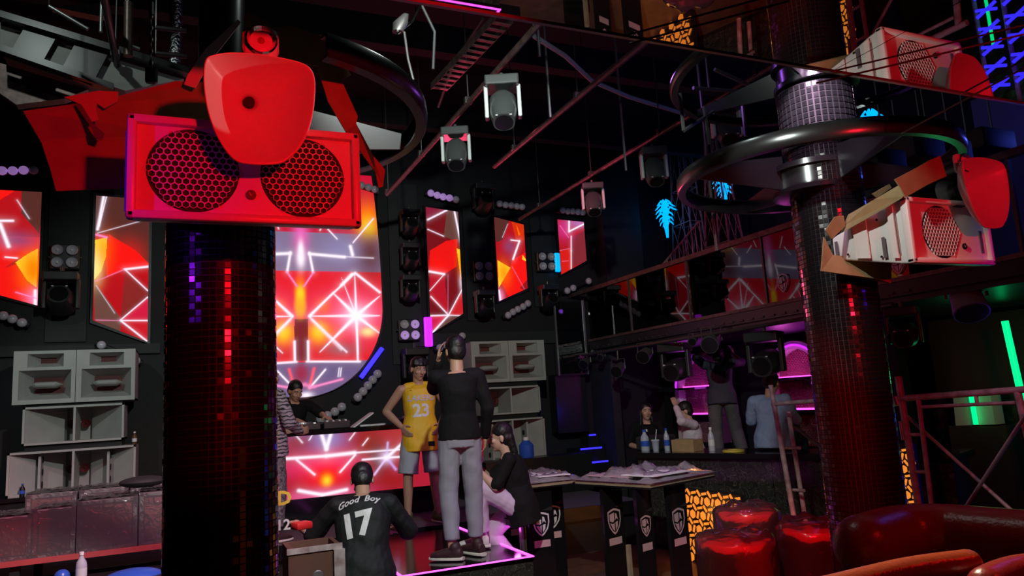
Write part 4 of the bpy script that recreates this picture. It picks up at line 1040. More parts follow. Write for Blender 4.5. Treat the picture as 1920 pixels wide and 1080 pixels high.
# frame bracket under the upper ring (square steel cage holding a lamp)
cg = thing('lamp_cage', 'grey steel cage frame under the upper ring', 'frame', (3.3, 3.4, 3.2))
for (p0, p1) in (((1275, 175), (1282, 245)), ((1282, 245), (1390, 175)), ((1390, 175), (1398, 255)), ((1320, 200), (1330, 270)), ((1300, 165), (1390, 172))):
    MB().cyl(at(*p0, y=3.5), at(*p1, y=3.5), .012, n=6).build('bar', 'grey_steel', cg)
MB().cyl(at(1344, 470, y=3.8), (at(1344, 470, y=3.8).x, 3.8, 5.9), .010, n=8).build('steel_rod', 'dark_steel', smooth=True, label='thin upright rod seen through the large ring', cat='rod')
MB().cyl(at(1460, 185, y=3.5), at(1340, 130, y=3.5), .012, n=8).build('bar', 'grey_steel', cg)
MB().cyl(at(1330, 168, y=3.5), (at(1330, 168, y=3.5).x, 3.5, 5.9), .008, n=6).build('hanger_rod', 'dark_steel', cg)
for i, p1 in enumerate([(1012, 105), (1032, 220), (1174, 320)]):
    q = at(*p1, y=4.6 + i * .6)
    MB().cyl(q, (q.x, q.y, 5.9), .012, n=8).build('steel_rod', 'grey_steel', smooth=True, label=['pale drop rod under the mirror edge', 'drop rod in the dark middle of the ceiling', 'drop rod left of the right-hand moving heads'][i], cat='rod')
# stack of black flight boxes behind the right loudspeaker
for i, (p, w_, h_) in enumerate([((1640, 310), .3, .16), ((1710, 285), .34, .18), ((1765, 290), .3, .16), ((1580, 330), .28, .14), ((1840, 270), .4, .16), ]):
    t = thing('amplifier_box', ['dark amplifier box hung above the leaning cardboard', 'dark amplifier box in the middle behind the right pillar ring', 'dark amplifier box right of the leaning cardboard', 'dark amplifier box just right of the right pillar', 'dark amplifier box above the right tweeter'][i], 'box', at(*p, y=3.6), 'boxes hung behind the right pillar')
    c = at(*p, y=3.6); MB().bbox(c, (w_, .3, h_), .02).build('body', 'grey_board', t, True)
    for k in (-1, 1): MB().cyl(c + Vector((k * w_ * .4, 0, h_ / 2 - .01)), (c.x + k * w_ * .4, c.y, 5.9), .008, n=6).build('hanger_rod', 'dark_steel', t)
# ================================================================== balcony on the right
XB = 5.45
ba = thing('balcony_railing', 'glass balcony railing with red-lit rails along the right side', 'railing', (XB, 5.5, 2.2))
MB().b(XB + .045, 8.2, 2.0, 9.8, 2.33, 2.46).build('floor_balcony', 'black_satin', kind='structure')
MB().b(XB, XB + .04, 2.0, 9.55, 2.38, 2.50).build('fascia', 'black_satin', ba)
MB().b(XB - .02, XB + .06, 2.0, 9.55, 2.50, 2.535).build('bottom_rail', 'rust_pipe', ba)
y = 2.0; i = 0
while y < 9.5:
    y1 = min(y + 1.28, 9.55)
    MB().b(XB + .012, XB + .022, y + .012, y1 - .012, 2.535, 3.235).build('glass_pane', 'glass_rail', ba)
    MB().b(XB + .0, XB + .034, y - .012, y + .012, 2.5, 3.24).build('post', 'dark_steel', ba)
    y += 1.28
MB().b(XB - .015, XB + .05, 2.0, 10.05, 3.235, 3.29).build('top_rail', 'rust_pipe', ba)
for k in range(34): MB().b(XB - .012, XB + .0, 4.2 + k * .155, 4.27 + k * .155, 2.40, 2.42).build('fascia_stud', 'black_satin', ba)
# glass cabinet at the far end of the rail
gc = thing('glass_cabinet', 'narrow glass case under the far end of the balcony rail', 'cabinet', (5.25, 9.85, 2.0))
MB().b(4.98, 5.44, 9.66, 9.668, 2.05, 3.12).build('glass_door', 'glass_rail', gc)
for xx in (4.97, 5.45): MB().b(xx - .012, xx + .012, 9.65, 9.68, 2.03, 3.14).build('door_edge', 'grey_steel', gc)
MB().b(4.96, 5.46, 9.78, 10.0, 1.2, 2.05).build('base', 'black_satin', gc)
MB().cyl((5.05, 9.8, 2.05), (5.05, 9.8, 2.5), .06, n=16).build('canister', 'grey_board', gc, True); MB().b(4.96, 5.46, 9.65, 9.78, 2.03, 2.05).build('sill', 'black_satin', gc)

def shield(t, c, u, v, s, m_='print_white', name='shield_emblem'):
    """knight-head shield: outer ring, inner half-head shapes; u right, v up"""
    c, u, v = Vector(c), Vector(u).normalized(), Vector(v).normalized(); n = u.cross(v) * .0015
    X = lambda a, b: c + u * a * s + v * b * s + n
    def half(sc): return [(-.42 * sc, .42 * sc), (-.2 * sc, .5 * sc), (0, .54 * sc), (.2 * sc, .5 * sc), (.42 * sc, .42 * sc), (.43 * sc, .05 * sc), (.34 * sc, -.25 * sc), (.15 * sc, -.48 * sc), (0, -.58 * sc), (-.15 * sc, -.48 * sc), (-.34 * sc, -.25 * sc), (-.43 * sc, .05 * sc)]
    O, I = half(1.0), half(.84); m = MB(); k = len(O)
    m.add([X(*p) for p in O] + [X(*p) for p in I], [(i, (i + 1) % k, k + (i + 1) % k, k + i) for i in range(k)])
    m.add([X(*p) for p in [(-.30, .30), (.0, .36), (.0, .02), (-.10, -.05), (-.30, .02)]], [(0, 1, 2, 3, 4)])
    m.add([X(*p) for p in [(-.28, -.06), (-.08, -.12), (.0, -.06), (.0, -.44), (-.14, -.32)]], [(0, 1, 2, 3, 4)])
    m.add([X(*p) for p in [(.06, .33), (.16, .30), (.24, .02), (.12, .12), (.06, .02)]], [(0, 1, 2, 3, 4)])
    m.add([X(*p) for p in [(.06, -.06), (.22, -.02), (.20, -.22), (.06, -.42)]], [(0, 1, 2, 3)])
    return m.build(name, m_, t, fix=False)
g0 = at(1467, 530, x=XB - .005)
shield(ba, g0, (0, -1, 0), (0, 0, 1), .17)
g0 = at(1683, 495, x=XB - .005)
shield(ba, g0, (0, -1, 0), (0, 0, 1), .15)
# dark cabinets and a chair back on the balcony behind the glass
for i, (y0, y1, h, m_) in enumerate([(9.2, 9.7, .5, 'grey_board'), (8.1, 8.7, .55, 'black_satin'), (7.0, 7.9, .8, 'grey_board')]):
    t = thing('lounge_chair', ['low grey lounge chair at the far end of the balcony', 'black lounge chair behind the balcony glass', 'wide grey lounge chair in the middle of the balcony'][i], 'chair', (6.0, (y0 + y1) / 2, 2.46), 'chairs behind the balcony glass')
    MB().bbox((6.0, (y0 + y1) / 2, 2.66), (.5, y1 - y0, .2), .04).build('seat', m_, t, True)
    MB().bbox((6.28, (y0 + y1) / 2, 2.46 + h / 2 + .1), (.1, y1 - y0, h), .04).build('backrest', m_, t, True)
    for sx in (5.8, 6.25):
        for sy in (y0 + .06, y1 - .06): MB().cyl((sx, sy, 2.46), (sx, sy, 2.58), .02).build('leg', 'dark_steel', t)
mat('blue_panel', (0.10, 0.13, 0.20), 0.4)
MB().b(7.7, 7.78, 2.3, 4.9, 2.46, 4.6).build('wall_panel', 'blue_panel', label='added bluish panel catching blue light behind the balcony glass at the right edge', cat='panel')  # added surface so the blue fill shows through the glass
# lattice towers with cross bracing
def lattice(c, hb, ht, z0, z1, label, stair=False):
    t = thing('lattice_tower', label, 'tower', (c[0], c[1], z0), 'pinkish steel lattice towers on the balcony')
    cor = [(-1, -1), (1, -1), (1, 1), (-1, 1)]
    def p(k, f): h = hb + (ht - hb) * f; return Vector((c[0] + cor[k][0] * h * .5, c[1] + cor[k][1] * h, z0 + (z1 - z0) * f))
    for k in range(4): MB().cyl(p(k, 0), p(k, 1), .014, n=6).build('post', 'scaffold_paint', t)
    fs = [0, .3, .42, .6, .78, 1.0]
    for f in fs:
        for k in range(4): MB().cyl(p(k, f), p((k + 1) % 4, f), .009, n=6).build('rung', 'scaffold_paint', t)
    for f0, f1 in zip(fs, fs[1:]):
        for k in (0, 3):
            for g in (.0, .5):
                a, b = p(k, f0), p((k + 1) % 4, f0); a2, b2 = p(k, f1), p((k + 1) % 4, f1)
                MB().cyl(a.lerp(b, g), a2.lerp(b2, g + .5), .005, n=5).build('brace', 'scaffold_paint', t)
                MB().cyl(a.lerp(b, g + .5), a2.lerp(b2, g), .005, n=5).build('brace', 'scaffold_paint', t)
    return t
lattice((7.35, 9.45), .34, .16, 2.46, 5.6, 'pink-lit lattice tower left of the cyan palm lamp')
lattice((6.9, 8.1), .36, .10, 2.46, 5.4, 'pink-lit lattice tower seen through the large ring')
rl = thing('stair_railing', 'row of thin pink balusters beside the second lattice tower', 'railing', (6.45, 8.4, 2.46))
for k in range(11): MB().cyl((6.35, 7.9 + k * .1, 2.46), (6.35, 7.9 + k * .1, 3.95 - k * .045), .008, n=5).build('baluster', 'scaffold_paint', rl)
MB().cyl((6.35, 7.9, 3.96), (6.35, 8.9, 3.50), .016, n=6).build('handrail', 'scaffold_paint', rl)
# cyan palm lamps
def palm(c, s, label):
    t = thing('palm_lamp', label, 'lamp', c, 'glowing cyan palm lamps'); c = Vector(c)
    MB().tube([c, c + Vector((0, .01, .25 * s)), c + Vector((0, 0, .7 * s))], [.025 * s, .05 * s, .06 * s]).build('trunk', 'neon_cyan', t, True)
    MB().cyl((c.x, c.y, 2.46), c + Vector((0, 0, .02)), .012, n=8).build('pole', 'black_satin', t)
    k = 0
    for lv, (z, L) in enumerate(((.86, .10), (.78, .17), (.68, .22), (.58, .21), (.48, .17), (.38, .12))):
        for a in (-1, -.75, -.45, .45, .75, 1):
            dx = .12 * math.sin(k * 2.1 + lv)
            p0 = c + Vector((0, 0, (z - .12) * s)); p1 = p0 + Vector((dx * .5, a * L * .55, .13)) * s; p2 = p0 + Vector((dx, a * L, .12 - .07 * abs(a))) * s; p3 = p0 + Vector((dx * 1.2, a * L * 1.25, .02)) * s
            MB().tube([p0, p0.lerp(p1, .6), p1, p2, p3], [.022 * s, .024 * s, .022 * s, .017 * s, .004 * s], 6).build('frond', 'neon_cyan', t, True); k += 1
    return t
palm(at(1252, 446, x=6.95), .70, 'cyan palm lamp between the two lattice towers')
palm(at(1362, 392, x=7.3), .72, 'cyan palm lamp glowing inside the large ring')
palm(at(1642, 290, x=7.3), .62, 'cyan palm lamp just right of the right pillar top')

# ------------------------------------------------------------------ bar under the balcony
BA, BB = Vector((4.68, 7.34, 0)), Vector((5.85, 4.35, 0))
bd_ = (BB - BA).normalized(); bn = Vector((bd_.y, -bd_.x, 0))          # bn points to the camera side
if bn.dot(Vector((-1, -1, 0))) < 0: bn = -bn
br = thing('bar_counter', 'long bar counter faced with black marble under the balcony', 'bar', BA.lerp(BB, .5))
def barbox(s0, s1, d0, d1, z0, z1): return MB().prism([BA + bd_ * s0 - bn * d0 + Vector((0, 0, z0)), BA + bd_ * s1 - bn * d0 + Vector((0, 0, z0)), BA + bd_ * s1 - bn * d1 + Vector((0, 0, z0)), BA + bd_ * s0 - bn * d1 + Vector((0, 0, z0))], (0, 0, z1 - z0))
LB = (BB - BA).length
for k in range(4): barbox(k * LB / 4 + .003, (k + 1) * LB / 4 - .003, .03, .06, .05, .98).build('marble_panel', 'marble_black', br)
barbox(0, LB, .06, .5, 0, .99).build('carcass', 'black_satin', br)
barbox(-.04, LB + .04, -.03, .58, .99, 1.045).build('worktop', 'black_gloss', br)
barbox(0, LB, .045, .07, 0, .06).build('kick_board', 'black_satin', br)
def onbar(px_, off=.25, z=1.045):
    """spot on the bar top at picture column px_, off metres behind the front edge"""
    best = min(range(0, 400), key=lambda k: abs(proj(BA + bd_ * (k / 400 * LB) - bn * off + Vector((0, 0, z)))[0] - px_))
    return BA + bd_ * (best / 400 * LB) - bn * off + Vector((0, 0, z))
def proj(p):
    q = RM.transposed() @ (Vector(p) - EYE); return 960 - FPX * q.x / q.z, 540 + FPX * q.y / q.z

V3 = lambda *a: Vector(a)
def bottle(c, h, r, m_, label, capm='white_plastic', group='bottles on the bar', name='bottle'):
    c = Vector(c); t = thing(name, label, 'bottle', c, group)
    MB().lathe(c, [(r * .95, 0), (r, .01), (r, h * .55), (r * .85, h * .68), (r * .4, h * .82), (r * .36, h * .9)], 14).build('body', m_, t, True)
    MB().lathe(c, [(r * .45, h * .9), (r * .45, h), (r * .4, h * 1.005)], 10).build('cap', capm, t, True)
    MB().lathe(c, [(r * 1.02, h * .22), (r * 1.02, h * .48)], 14, caps=False).build('paper_band', 'print_white' if capm != 'blue_plastic' else 'blue_plastic', t, True)
    return t
bottle(onbar(1187), .24, .03, 'bottle_glass', 'slim bottle with white cap at the left end of the bar')
bottle(onbar(1203, .2), .24, .05, 'bottle_clear', 'wide clear bottle left of the seated woman in black', 'blue_plastic')
bottle(onbar(1252), .25, .032, 'bottle_clear', 'clear water bottle right of the milk tea cup', 'blue_plastic')
bottle(onbar(1335), .25, .035, 'bottle_clear', 'clear water bottle right of the cardboard box')
c0 = onbar(1230, .2)
t = thing('drink_cup', 'clear takeaway cup with straw on the bar', 'cup', c0)
MB().lathe(c0, [(.032, 0), (.045, .11), (.05, .115), (.044, .13)], 16).build('cup', 'bottle_clear', t, True); MB().cyl(c0 + Vector((0, 0, .1)), c0 + Vector((.03, 0, .24)), .005).build('straw', 'white_plastic', t)
c0 = onbar(1290, .2)
t = thing('cardboard_box', 'small brown cardboard box on the bar', 'box', c0)
MB().bbox(c0 + Vector((0, 0, .065)), (.20, .28, .13), .003, R3('Z', 20)).build('body', 'cardboard', t); MB().box(c0 + Vector((0, 0, .132)), (.04, .285, .002), R3('Z', 20)).build('tape', 'tape', t)
c0 = onbar(1375, .12)
MB().lathe(c0, [(.08, 0), (.11, .004), (.11, .022), (.08, .026), (.08, 0)], 24, caps=False).build('tape_roll', 'yellow_tape', smooth=True, label='flat yellow tape roll on the bar edge', cat='tape')
c0 = onbar(1160, .42)
MB().ell(c0 + Vector((0, 0, .04)), (.16, .12, .05), n=14, m=8).build('plastic_bag', 'blue_plastic', smooth=True, label='crumpled bluish plastic bag at the left end of the bar', cat='bag')
MB().bbox(onbar(1150, .42, 1.045) + Vector((0, 0, .08)), (.4, .3, .16), .02, R3('Z', 22)).build('bar_box', 'grey_board', label='grey case behind the plastic bag on the bar', cat='box')

# back wall of the bar: lit arches with quilted backs and glowing shelves
XW = 7.04
def arch(yc, hwid, z0, zs, label, z_sh, glow=1):
    t = thing('lit_arch', label, 'niche', (XW, yc, z0), 'purple-lit arches behind the bar')
    n = 20
    def outl(w, top): return [(yc - w, z0)] + [(yc - w * math.cos(PI * k / n), zs + top * math.sin(PI * k / n)) for k in range(n + 1)] + [(yc + w, z0)]
    O, I = outl(hwid, hwid), outl(hwid - .1, hwid - .1); k = len(O); m = MB()
    vs = [(XW - .14, a, b) for a, b in O] + [(XW - .14, a, b) for a, b in I] + [(XW, a, b) for a, b in O] + [(XW, a, b) for a, b in I]
    fs = []
    for i in range(k - 1): fs += [(i, i + 1, k + i + 1, k + i), (i, i + 1, 2 * k + i + 1, 2 * k + i), (k + i, k + i + 1, 3 * k + i + 1, 3 * k + i)]
    m.add(vs, fs); m.build('arch_frame', 'white_matte', t)
    # quilted back: rows of little pillows
    m = MB(); s = .045
    for i in range(int(hwid / s) * 2 + 1):
        for j in range(int((zs + hwid - z0) / s) + 1):
            for o_ in (0, .5):
                a, b = yc - hwid + .1 + (i + o_) * s, z0 + (j + o_) * s
                if abs(a - yc) > hwid - .1: continue
                if b > zs and math.hypot(a - yc, b - zs) > hwid - .1: continue
                h = s * .5
                m.add([(XW - .004, a - h, b), (XW - .004, a, b - h), (XW - .004, a + h, b), (XW - .004, a, b + h), (XW - .028, a, b)], [(0, 1, 4), (1, 2, 4), (2, 3, 4), (3, 0, 4)])
    m.build('quilted_back', 'glitter_pink', t, kind='stuff')
    for z in z_sh:
        sh = MB().b(XW - .2, XW, yc - hwid + .0, yc + hwid - .0, z - .06, z - .03).build('shelf', 'black_gloss', t)
        MB().b(XW - .06, XW - .035, yc - hwid + .11, yc + hwid - .11, z - .03, z - .012).build('light_strip', 'neon_pink', sh)
    MB().tube([(XW - .15, a, b) for a, b in outl(hwid - .05, hwid - .05)[1:-1]], .012, 6).build('neon_outline', 'neon_purple', t, True)
    return t
arch(7.05, .52, .95, 1.72, 'purple-lit quilted arch just left of the right pillar', (1.82, 1.42, ))
arch(9.05, .52, .95, 1.72, 'purple-lit arch behind the woman in white', (1.78, 1.38))
lamp('arch_lamp', 'POINT', (6.75, 7.05, 1.9), None, 3.0, (1.0, .12, .8), .1)
lamp('arch_lamp', 'POINT', (6.75, 9.0, 1.75), None, 2.0, (.75, .08, 1.0), .1)
# blue-lit steps left of the bar
sp = thing('lit_steps', 'dark steps with three blue light lines left of the bar', 'steps', (5.2, 9.8, .5))
for k, (x0, x1, z) in enumerate(((4.99, 5.56, .80), (5.18, 5.56, .985), (5.42, 5.56, 1.165))):
    MB().b(x0, 5.6, 9.45 + k * .15, 10.0, .5, z - .02).build('step', 'black_satin', sp)
    MB().b(x0 + .02, x1 - .01, 9.435 + k * .15, 9.45 + k * .15, z - .035, z - .012).build('light_line', 'neon_blue', sp)
lamp('blue_step_lamp', 'POINT', (5.1, 9.3, 1.5), None, 2.2, (.03, .03, 1.0), .1)
MB().b(5.62, 5.75, 9.3, 9.9, 0, 2.3).build('door_jamb', 'grey_board', label='grey upright jamb right of the blue-lit steps', cat='panel')

# lights hung under the balcony
def par_can(c, aim, r, label, m_='fixture_grey', group='lamps hung under the balcony', hang=None):
    c = Vector(c); d = Vector(aim).normalized(); t = thing('par_can', label, 'stage light', c, group)
    MB().cyl(c - d * r * 1.3, c + d * r * 1.2, r * .75, r, 18, True).build('can', m_, t, True)
    MB().cyl(c + d * r * 1.21, c + d * r * 1.25, r * .9, n=18).build('lens', 'black_gloss', t)
    if hang: MB().cyl(c + Vector((0, 0, r * 1.5)), (c.x, c.y, hang), .012, n=8).build('drop_rod', 'dark_steel', t)
    u = d.cross(Vector((0, 0, 1))).normalized()
    MB().tube([c + u * r * 1.1, c + u * r * 1.1 + Vector((0, 0, r * 1.6)), c - u * r * 1.1 + Vector((0, 0, r * 1.6)), c - u * r * 1.1], r * .1, 6).build('yoke', 'dark_steel', t)
    return t
MB().cyl((5.35, 4.3, 2.31), (5.35, 9.6, 2.31), .02, n=8).build('rig_pipe', 'dark_steel', smooth=True, label='dark pipe running under the balcony edge', cat='pipe')
for p, r, lb in [((1098, 680), .075, 'small round lamp at the far end under the balcony'), ((1128, 668), .05, 'tiny lamp second under the balcony'), ((1160, 692), .085, 'wide lamp left of the woman in black, under the balcony'), ((1210, 664), .09, 'round lamp above the woman in black'), ((1335, 640), .10, 'bright round lamp above the reaching man'), ((1300, 638), .05, 'small lamp between the two big fixtures')]:
    par_can(at(*p, x=5.35), (-.7, -.5, -.35), r, lb, hang=2.30)
moving_head(at(1265, 652, x=5.55), -60, 10, 'large dark moving head above the woman in white', 1.15, 'lamps hung under the balcony')
moving_head(at(1432, 632, x=5.55), -60, 10, 'large dark moving head above the man in blue', 1.15, 'lamps hung under the balcony')
moving_head(at(1690, 585, x=5.3), -60, 15, 'dark moving head right of the right pillar', .8, 'lamps hung under the balcony')
par_can(at(1812, 558, x=5.62), (-.35, -.4, -.85), .13, 'silver par can pointing down at the right edge', 'grey_steel', hang=2.34)

# ------------------------------------------------------------------ lit glass platform
PX0, PX1, PY0, PY1, PZ = 1.42, 2.49, 5.47, 7.25, .5
pf = thing('dance_podium', 'black glass podium outlined in magenta light', 'platform', ((PX0 + PX1) / 2, (PY0 + PY1) / 2, 0))
MB().b(PX0 + .01, PX1 - .01, PY0 + .01, PY1 - .01, 0, PZ - .03).build('base', 'marble_black', pf)
MB().b(PX0, PX1, PY0, PY1, PZ - .03, PZ - .004).build('glass_top', 'platform_glass', pf)
w = .02
for (x0, x1, y0, y1) in ((PX0, PX1, PY0, PY0 + w), (PX0, PX0 + w, PY0 + w, PY1 - w), (PX1 - w, PX1, PY0 + w, PY1 - w)):
    MB().b(x0, x1, y0, y1, PZ - .004, PZ + .004).build('neon_edge', 'neon_magenta', pf)
lamp('podium_glow', 'POINT', (2.6, 6.0, .62), None, 1.6, (1.0, .12, .9), .05)

# ------------------------------------------------------------------ bar tables with black board legs
def table(c, u, L, D, z, label, legs, group='black tables heaped with wrapped boards'):
    """c: near-left corner, u: near edge direction"""
    c = Vector(c); u = Vector(u).normalized(); v = Vector((-u.y, u.x, 0)); t = thing('bar_table', label, 'table', c + u * L / 2 + v * D / 2, group)
    q = lambda a, b, h: c + u * a + v * b + Vector((0, 0, h))
    def blk(a0, a1, b0, b1, h0, h1): return MB().prism([q(a0, b0, h0), q(a1, b0, h0), q(a1, b1, h0), q(a0, b1, h0)], (0, 0, h1 - h0))
    blk(0, L, 0, D, z - .035, z - .012).build('table_top', 'wood_board', t); blk(-.004, L + .004, -.004, D + .004, z - .05, z - .035).build('top_edge', 'black_gloss', t)
    for (a, b, wd, dp, mm) in legs:
        lg = blk(a, a + wd, b, b + dp, 0, z - .05).build('leg_board', 'black_gloss', t)
        sc = min(.2, wd * .78)
        shield(lg, q(a + wd / 2, b - .001, z - .36), u, (0, 0, 1), sc, mm)
        m = MB(); m.add([q(a + wd / 2 - sc * .42, b - .002, z - .56), q(a + wd / 2 + sc * .42, b - .002, z - .56), q(a + wd / 2 + sc * .42, b - .002, z - .50), q(a + wd / 2 - sc * .42, b - .002, z - .50)], [(0, 1, 2, 3)]); m.build('name_plate', 'print_pink', lg, fix=False)
        m = MB(); m.add([q(a + wd * .55, b - .002, z - .245), q(a + wd * .98, b - .002, z - .255), q(a + wd * .98, b - .002, z - .22)], [(0, 1, 2)]); m.build('wedge_mark', 'grey_board', lg, fix=False)
    return t, q
ZT_ = .97
t1, q1 = table((2.76, 6.14, 0), (1, 0, 0), .56, .85, ZT_, 'left black table with shield emblems beside the crouching woman', [(.02, .04, .24, .03, 'print_white'), (.29, .35, .24, .03, 'print_white'), (.1, .75, .24, .03, 'print_white')])
t2, q2 = table((3.48, 5.28, 0), (.93, .30, 0), .92, .85, ZT_, 'right black table with shield emblems and a glowing orange strip', [(.02, .55, .26, .03, 'print_pink'), (-.0, .16, .2, .03, 'print_pink'), (.29, .06, .26, .03, 'print_pink')])
MB().prism([q2(.02, .30, 0), q2(.055, .30, 0), q2(.055, .33, 0), q2(.02, .33, 0)], (0, 0, .45)).build('trim_strip', 'wood_board', t2)
gs = MB()
# heaps of plastic-wrapped boards on the tables
def film_heap(q, L, D, z, label, seed, n=22, amp=.05):
    rnd = random.Random(seed); t = thing('wrapped_boards', label, 'boards', q(L / 2, D / 2, z), 'plastic-wrapped boards on the tables')
    for k in range(5):
        a, b = rnd.uniform(.04, L * .35), rnd.uniform(.02, D * .35); w_, d_ = rnd.uniform(L * .4, L * .6), rnd.uniform(D * .4, D * .6); h = z + .004 + k * .012
        P = [q(a, b, h), q(a + w_, b + rnd.uniform(-.05, .05), h), q(a + w_, b + d_, h), q(a, b + d_, h)]
        MB().prism(P, (0, 0, .009)).build('board', ['paper_white', 'wood_board', 'black_gloss', 'print_pink', 'paper_white'][k], t)
    vs = []; fs = []
    for j in range(n + 1):
        for i in range(n + 1):
            a, b = i / n, j / n; e = min(1, 6 * min(a, 1 - a, b, 1 - b))
            h = z + .012 + e * (.055 + amp * (noise.noise(Vector((a * 6 + seed, b * 6, 0))) + .6 * noise.noise(Vector((a * 15 + seed, b * 15, 3)))))
            vs.append(q(-.02 + a * (L + .04), -.02 + b * (D + .04), max(h, z + .003)))
    fs = [(j * (n + 1) + i, j * (n + 1) + i + 1, (j + 1) * (n + 1) + i + 1, (j + 1) * (n + 1) + i) for j in range(n) for i in range(n)]
    obj('film', vs, fs, 'film_table', t, 'all')
film_heap(q1, .56, .85, ZT_ - .012, 'flat boards under crumpled film on the left table', 3)
film_heap(q2, .92, .85, ZT_ - .012, 'boards heaped under clear film on the right table', 11, 26, .07)

# ------------------------------------------------------------------ glowing orange lattice walls
def weave(t, o, u, v, W_, H, s, clip=lambda a, b: True, m_='orange_glow'):
    """basket-weave of backlit hexagons and bars standing proud of a dark board"""
    o, u, v = Vector(o), Vector(u).normalized(), Vector(v).normalized(); n = u.cross(v)
    cnt = 0
    def tile(pts):
        nonlocal cnt
        cx = sum(p[0] for p in pts) / len(pts); cy = sum(p[1] for p in pts) / len(pts)
        if not (0 < cx < W_ and 0 < cy < H and clip(cx, cy)): return
        MB().prism([o + u * a + v * b + n * .002 for a, b in pts], n * .006).build('glow_tile', m_, t); cnt += 1
    for j in range(-1, int(H / (s * .86)) + 2):
        for i in range(-1, int(W_ / s) + 2):
            cx = (i + (j & 1) * .5) * s; cy = j * s * .86
            r = s * .27; tile([(cx + r * math.cos(k * PI / 3 + .5), cy + r * math.sin(k * PI / 3 + .5)) for k in range(6)])
            for a in (0, PI / 3, 2 * PI / 3):
                mx_, my_ = cx + s * .5 * math.cos(a), cy + s * .5 * math.sin(a); b = a + PI / 2 - .35
                ca, sa, L, w_ = math.cos(b), math.sin(b), s * .22, s * .075
                tile([(mx_ + ca * p - sa * q_, my_ + sa * p + ca * q_) for p, q_ in ((-L, -w_), (L, -w_), (L, w_), (-L, w_))])
def glow_wall(o, u, W_, H, s, label):
    o = Vector(o); t = thing('glowing_lattice', label, 'light panel', o + Vector(u) * W_ / 2, 'backlit orange lattice panels')
    u = Vector(u).normalized(); n = u.cross(Vector((0, 0, 1)))
    MB().prism([o, o + u * W_, o + u * W_ + Vector((0, 0, H)), o + Vector((0, 0, H))], -n * .05).build('backboard', 'black_satin', t)
    weave(t, o, u, (0, 0, 1), W_, H, s)
    return t
glow_wall((4.68, 6.78, .05), (0, -1, 0), 1.15, .67, .165, 'glowing orange lattice behind the right table')
lamp('lattice_glow', 'POINT', (4.5, 6.2, .5), None, 2.0, (1.0, .4, .08), .1)
glow_wall(at(1700, 1000, x=5.4), (0, -1, 0), .16, .72, .12, 'tall narrow orange lattice behind the scaffold')

# ------------------------------------------------------------------ film-wrapped round poufs
def pouf(c, r, h, label, seed):
    c = Vector(c); t = thing('wrapped_pouf', label, 'pouf', c, 'red poufs wrapped in clear film')
    MB().lathe(c, [(r * .97, .0), (r, .02), (r, h * .78), (r * .985, h * .8), (r, h * .82), (r, h - .03), (r * .95, h), (r * .1, h + .012)], 40).build('cushion', 'red_vinyl', t, True)
    n, m = 48, 16; vs = []; fs = []
    for j in range(m + 1):
        z = h * j / m
        for i in range(n):
            a = 2 * PI * i / n; rr = r + .008 + .006 * noise.noise(Vector((math.cos(a) * 9 + seed, math.sin(a) * 9, z * 7)))
            vs.append(c + Vector((rr * math.cos(a), rr * math.sin(a), z)))
    for s_, up in ((.97, .02), (.9, .04), (.8, .055), (.65, .06), (.48, .06), (.3, .065), (.12, .07)):
        for i in range(n):
            a = 2 * PI * i / n; z = h + up * .7 + .05 * noise.noise(Vector((math.cos(a) * s_ * 2.2 + seed, math.sin(a) * s_ * 2.2, 5)))
            vs.append(c + Vector((r * s_ * math.cos(a), r * s_ * math.sin(a), z)))
    for j in range(m + 7): fs += [(j * n + i, j * n + (i + 1) % n, (j + 1) * n + (i + 1) % n, (j + 1) * n + i) for i in range(n)]
    obj('film_wrap', vs, fs, 'film_clear', t, 'all')
    return t
pouf((3.07, 3.78, 0), .235, .79, 'red wrapped pouf in front of the orange lattice', 1)
pouf((3.62, 3.68, 0), .235, .81, 'red wrapped pouf touching the sofa end', 5)
pouf((3.55, 4.22, 0), .225, .86, 'red wrapped pouf at the back with bulging film on top', 9)

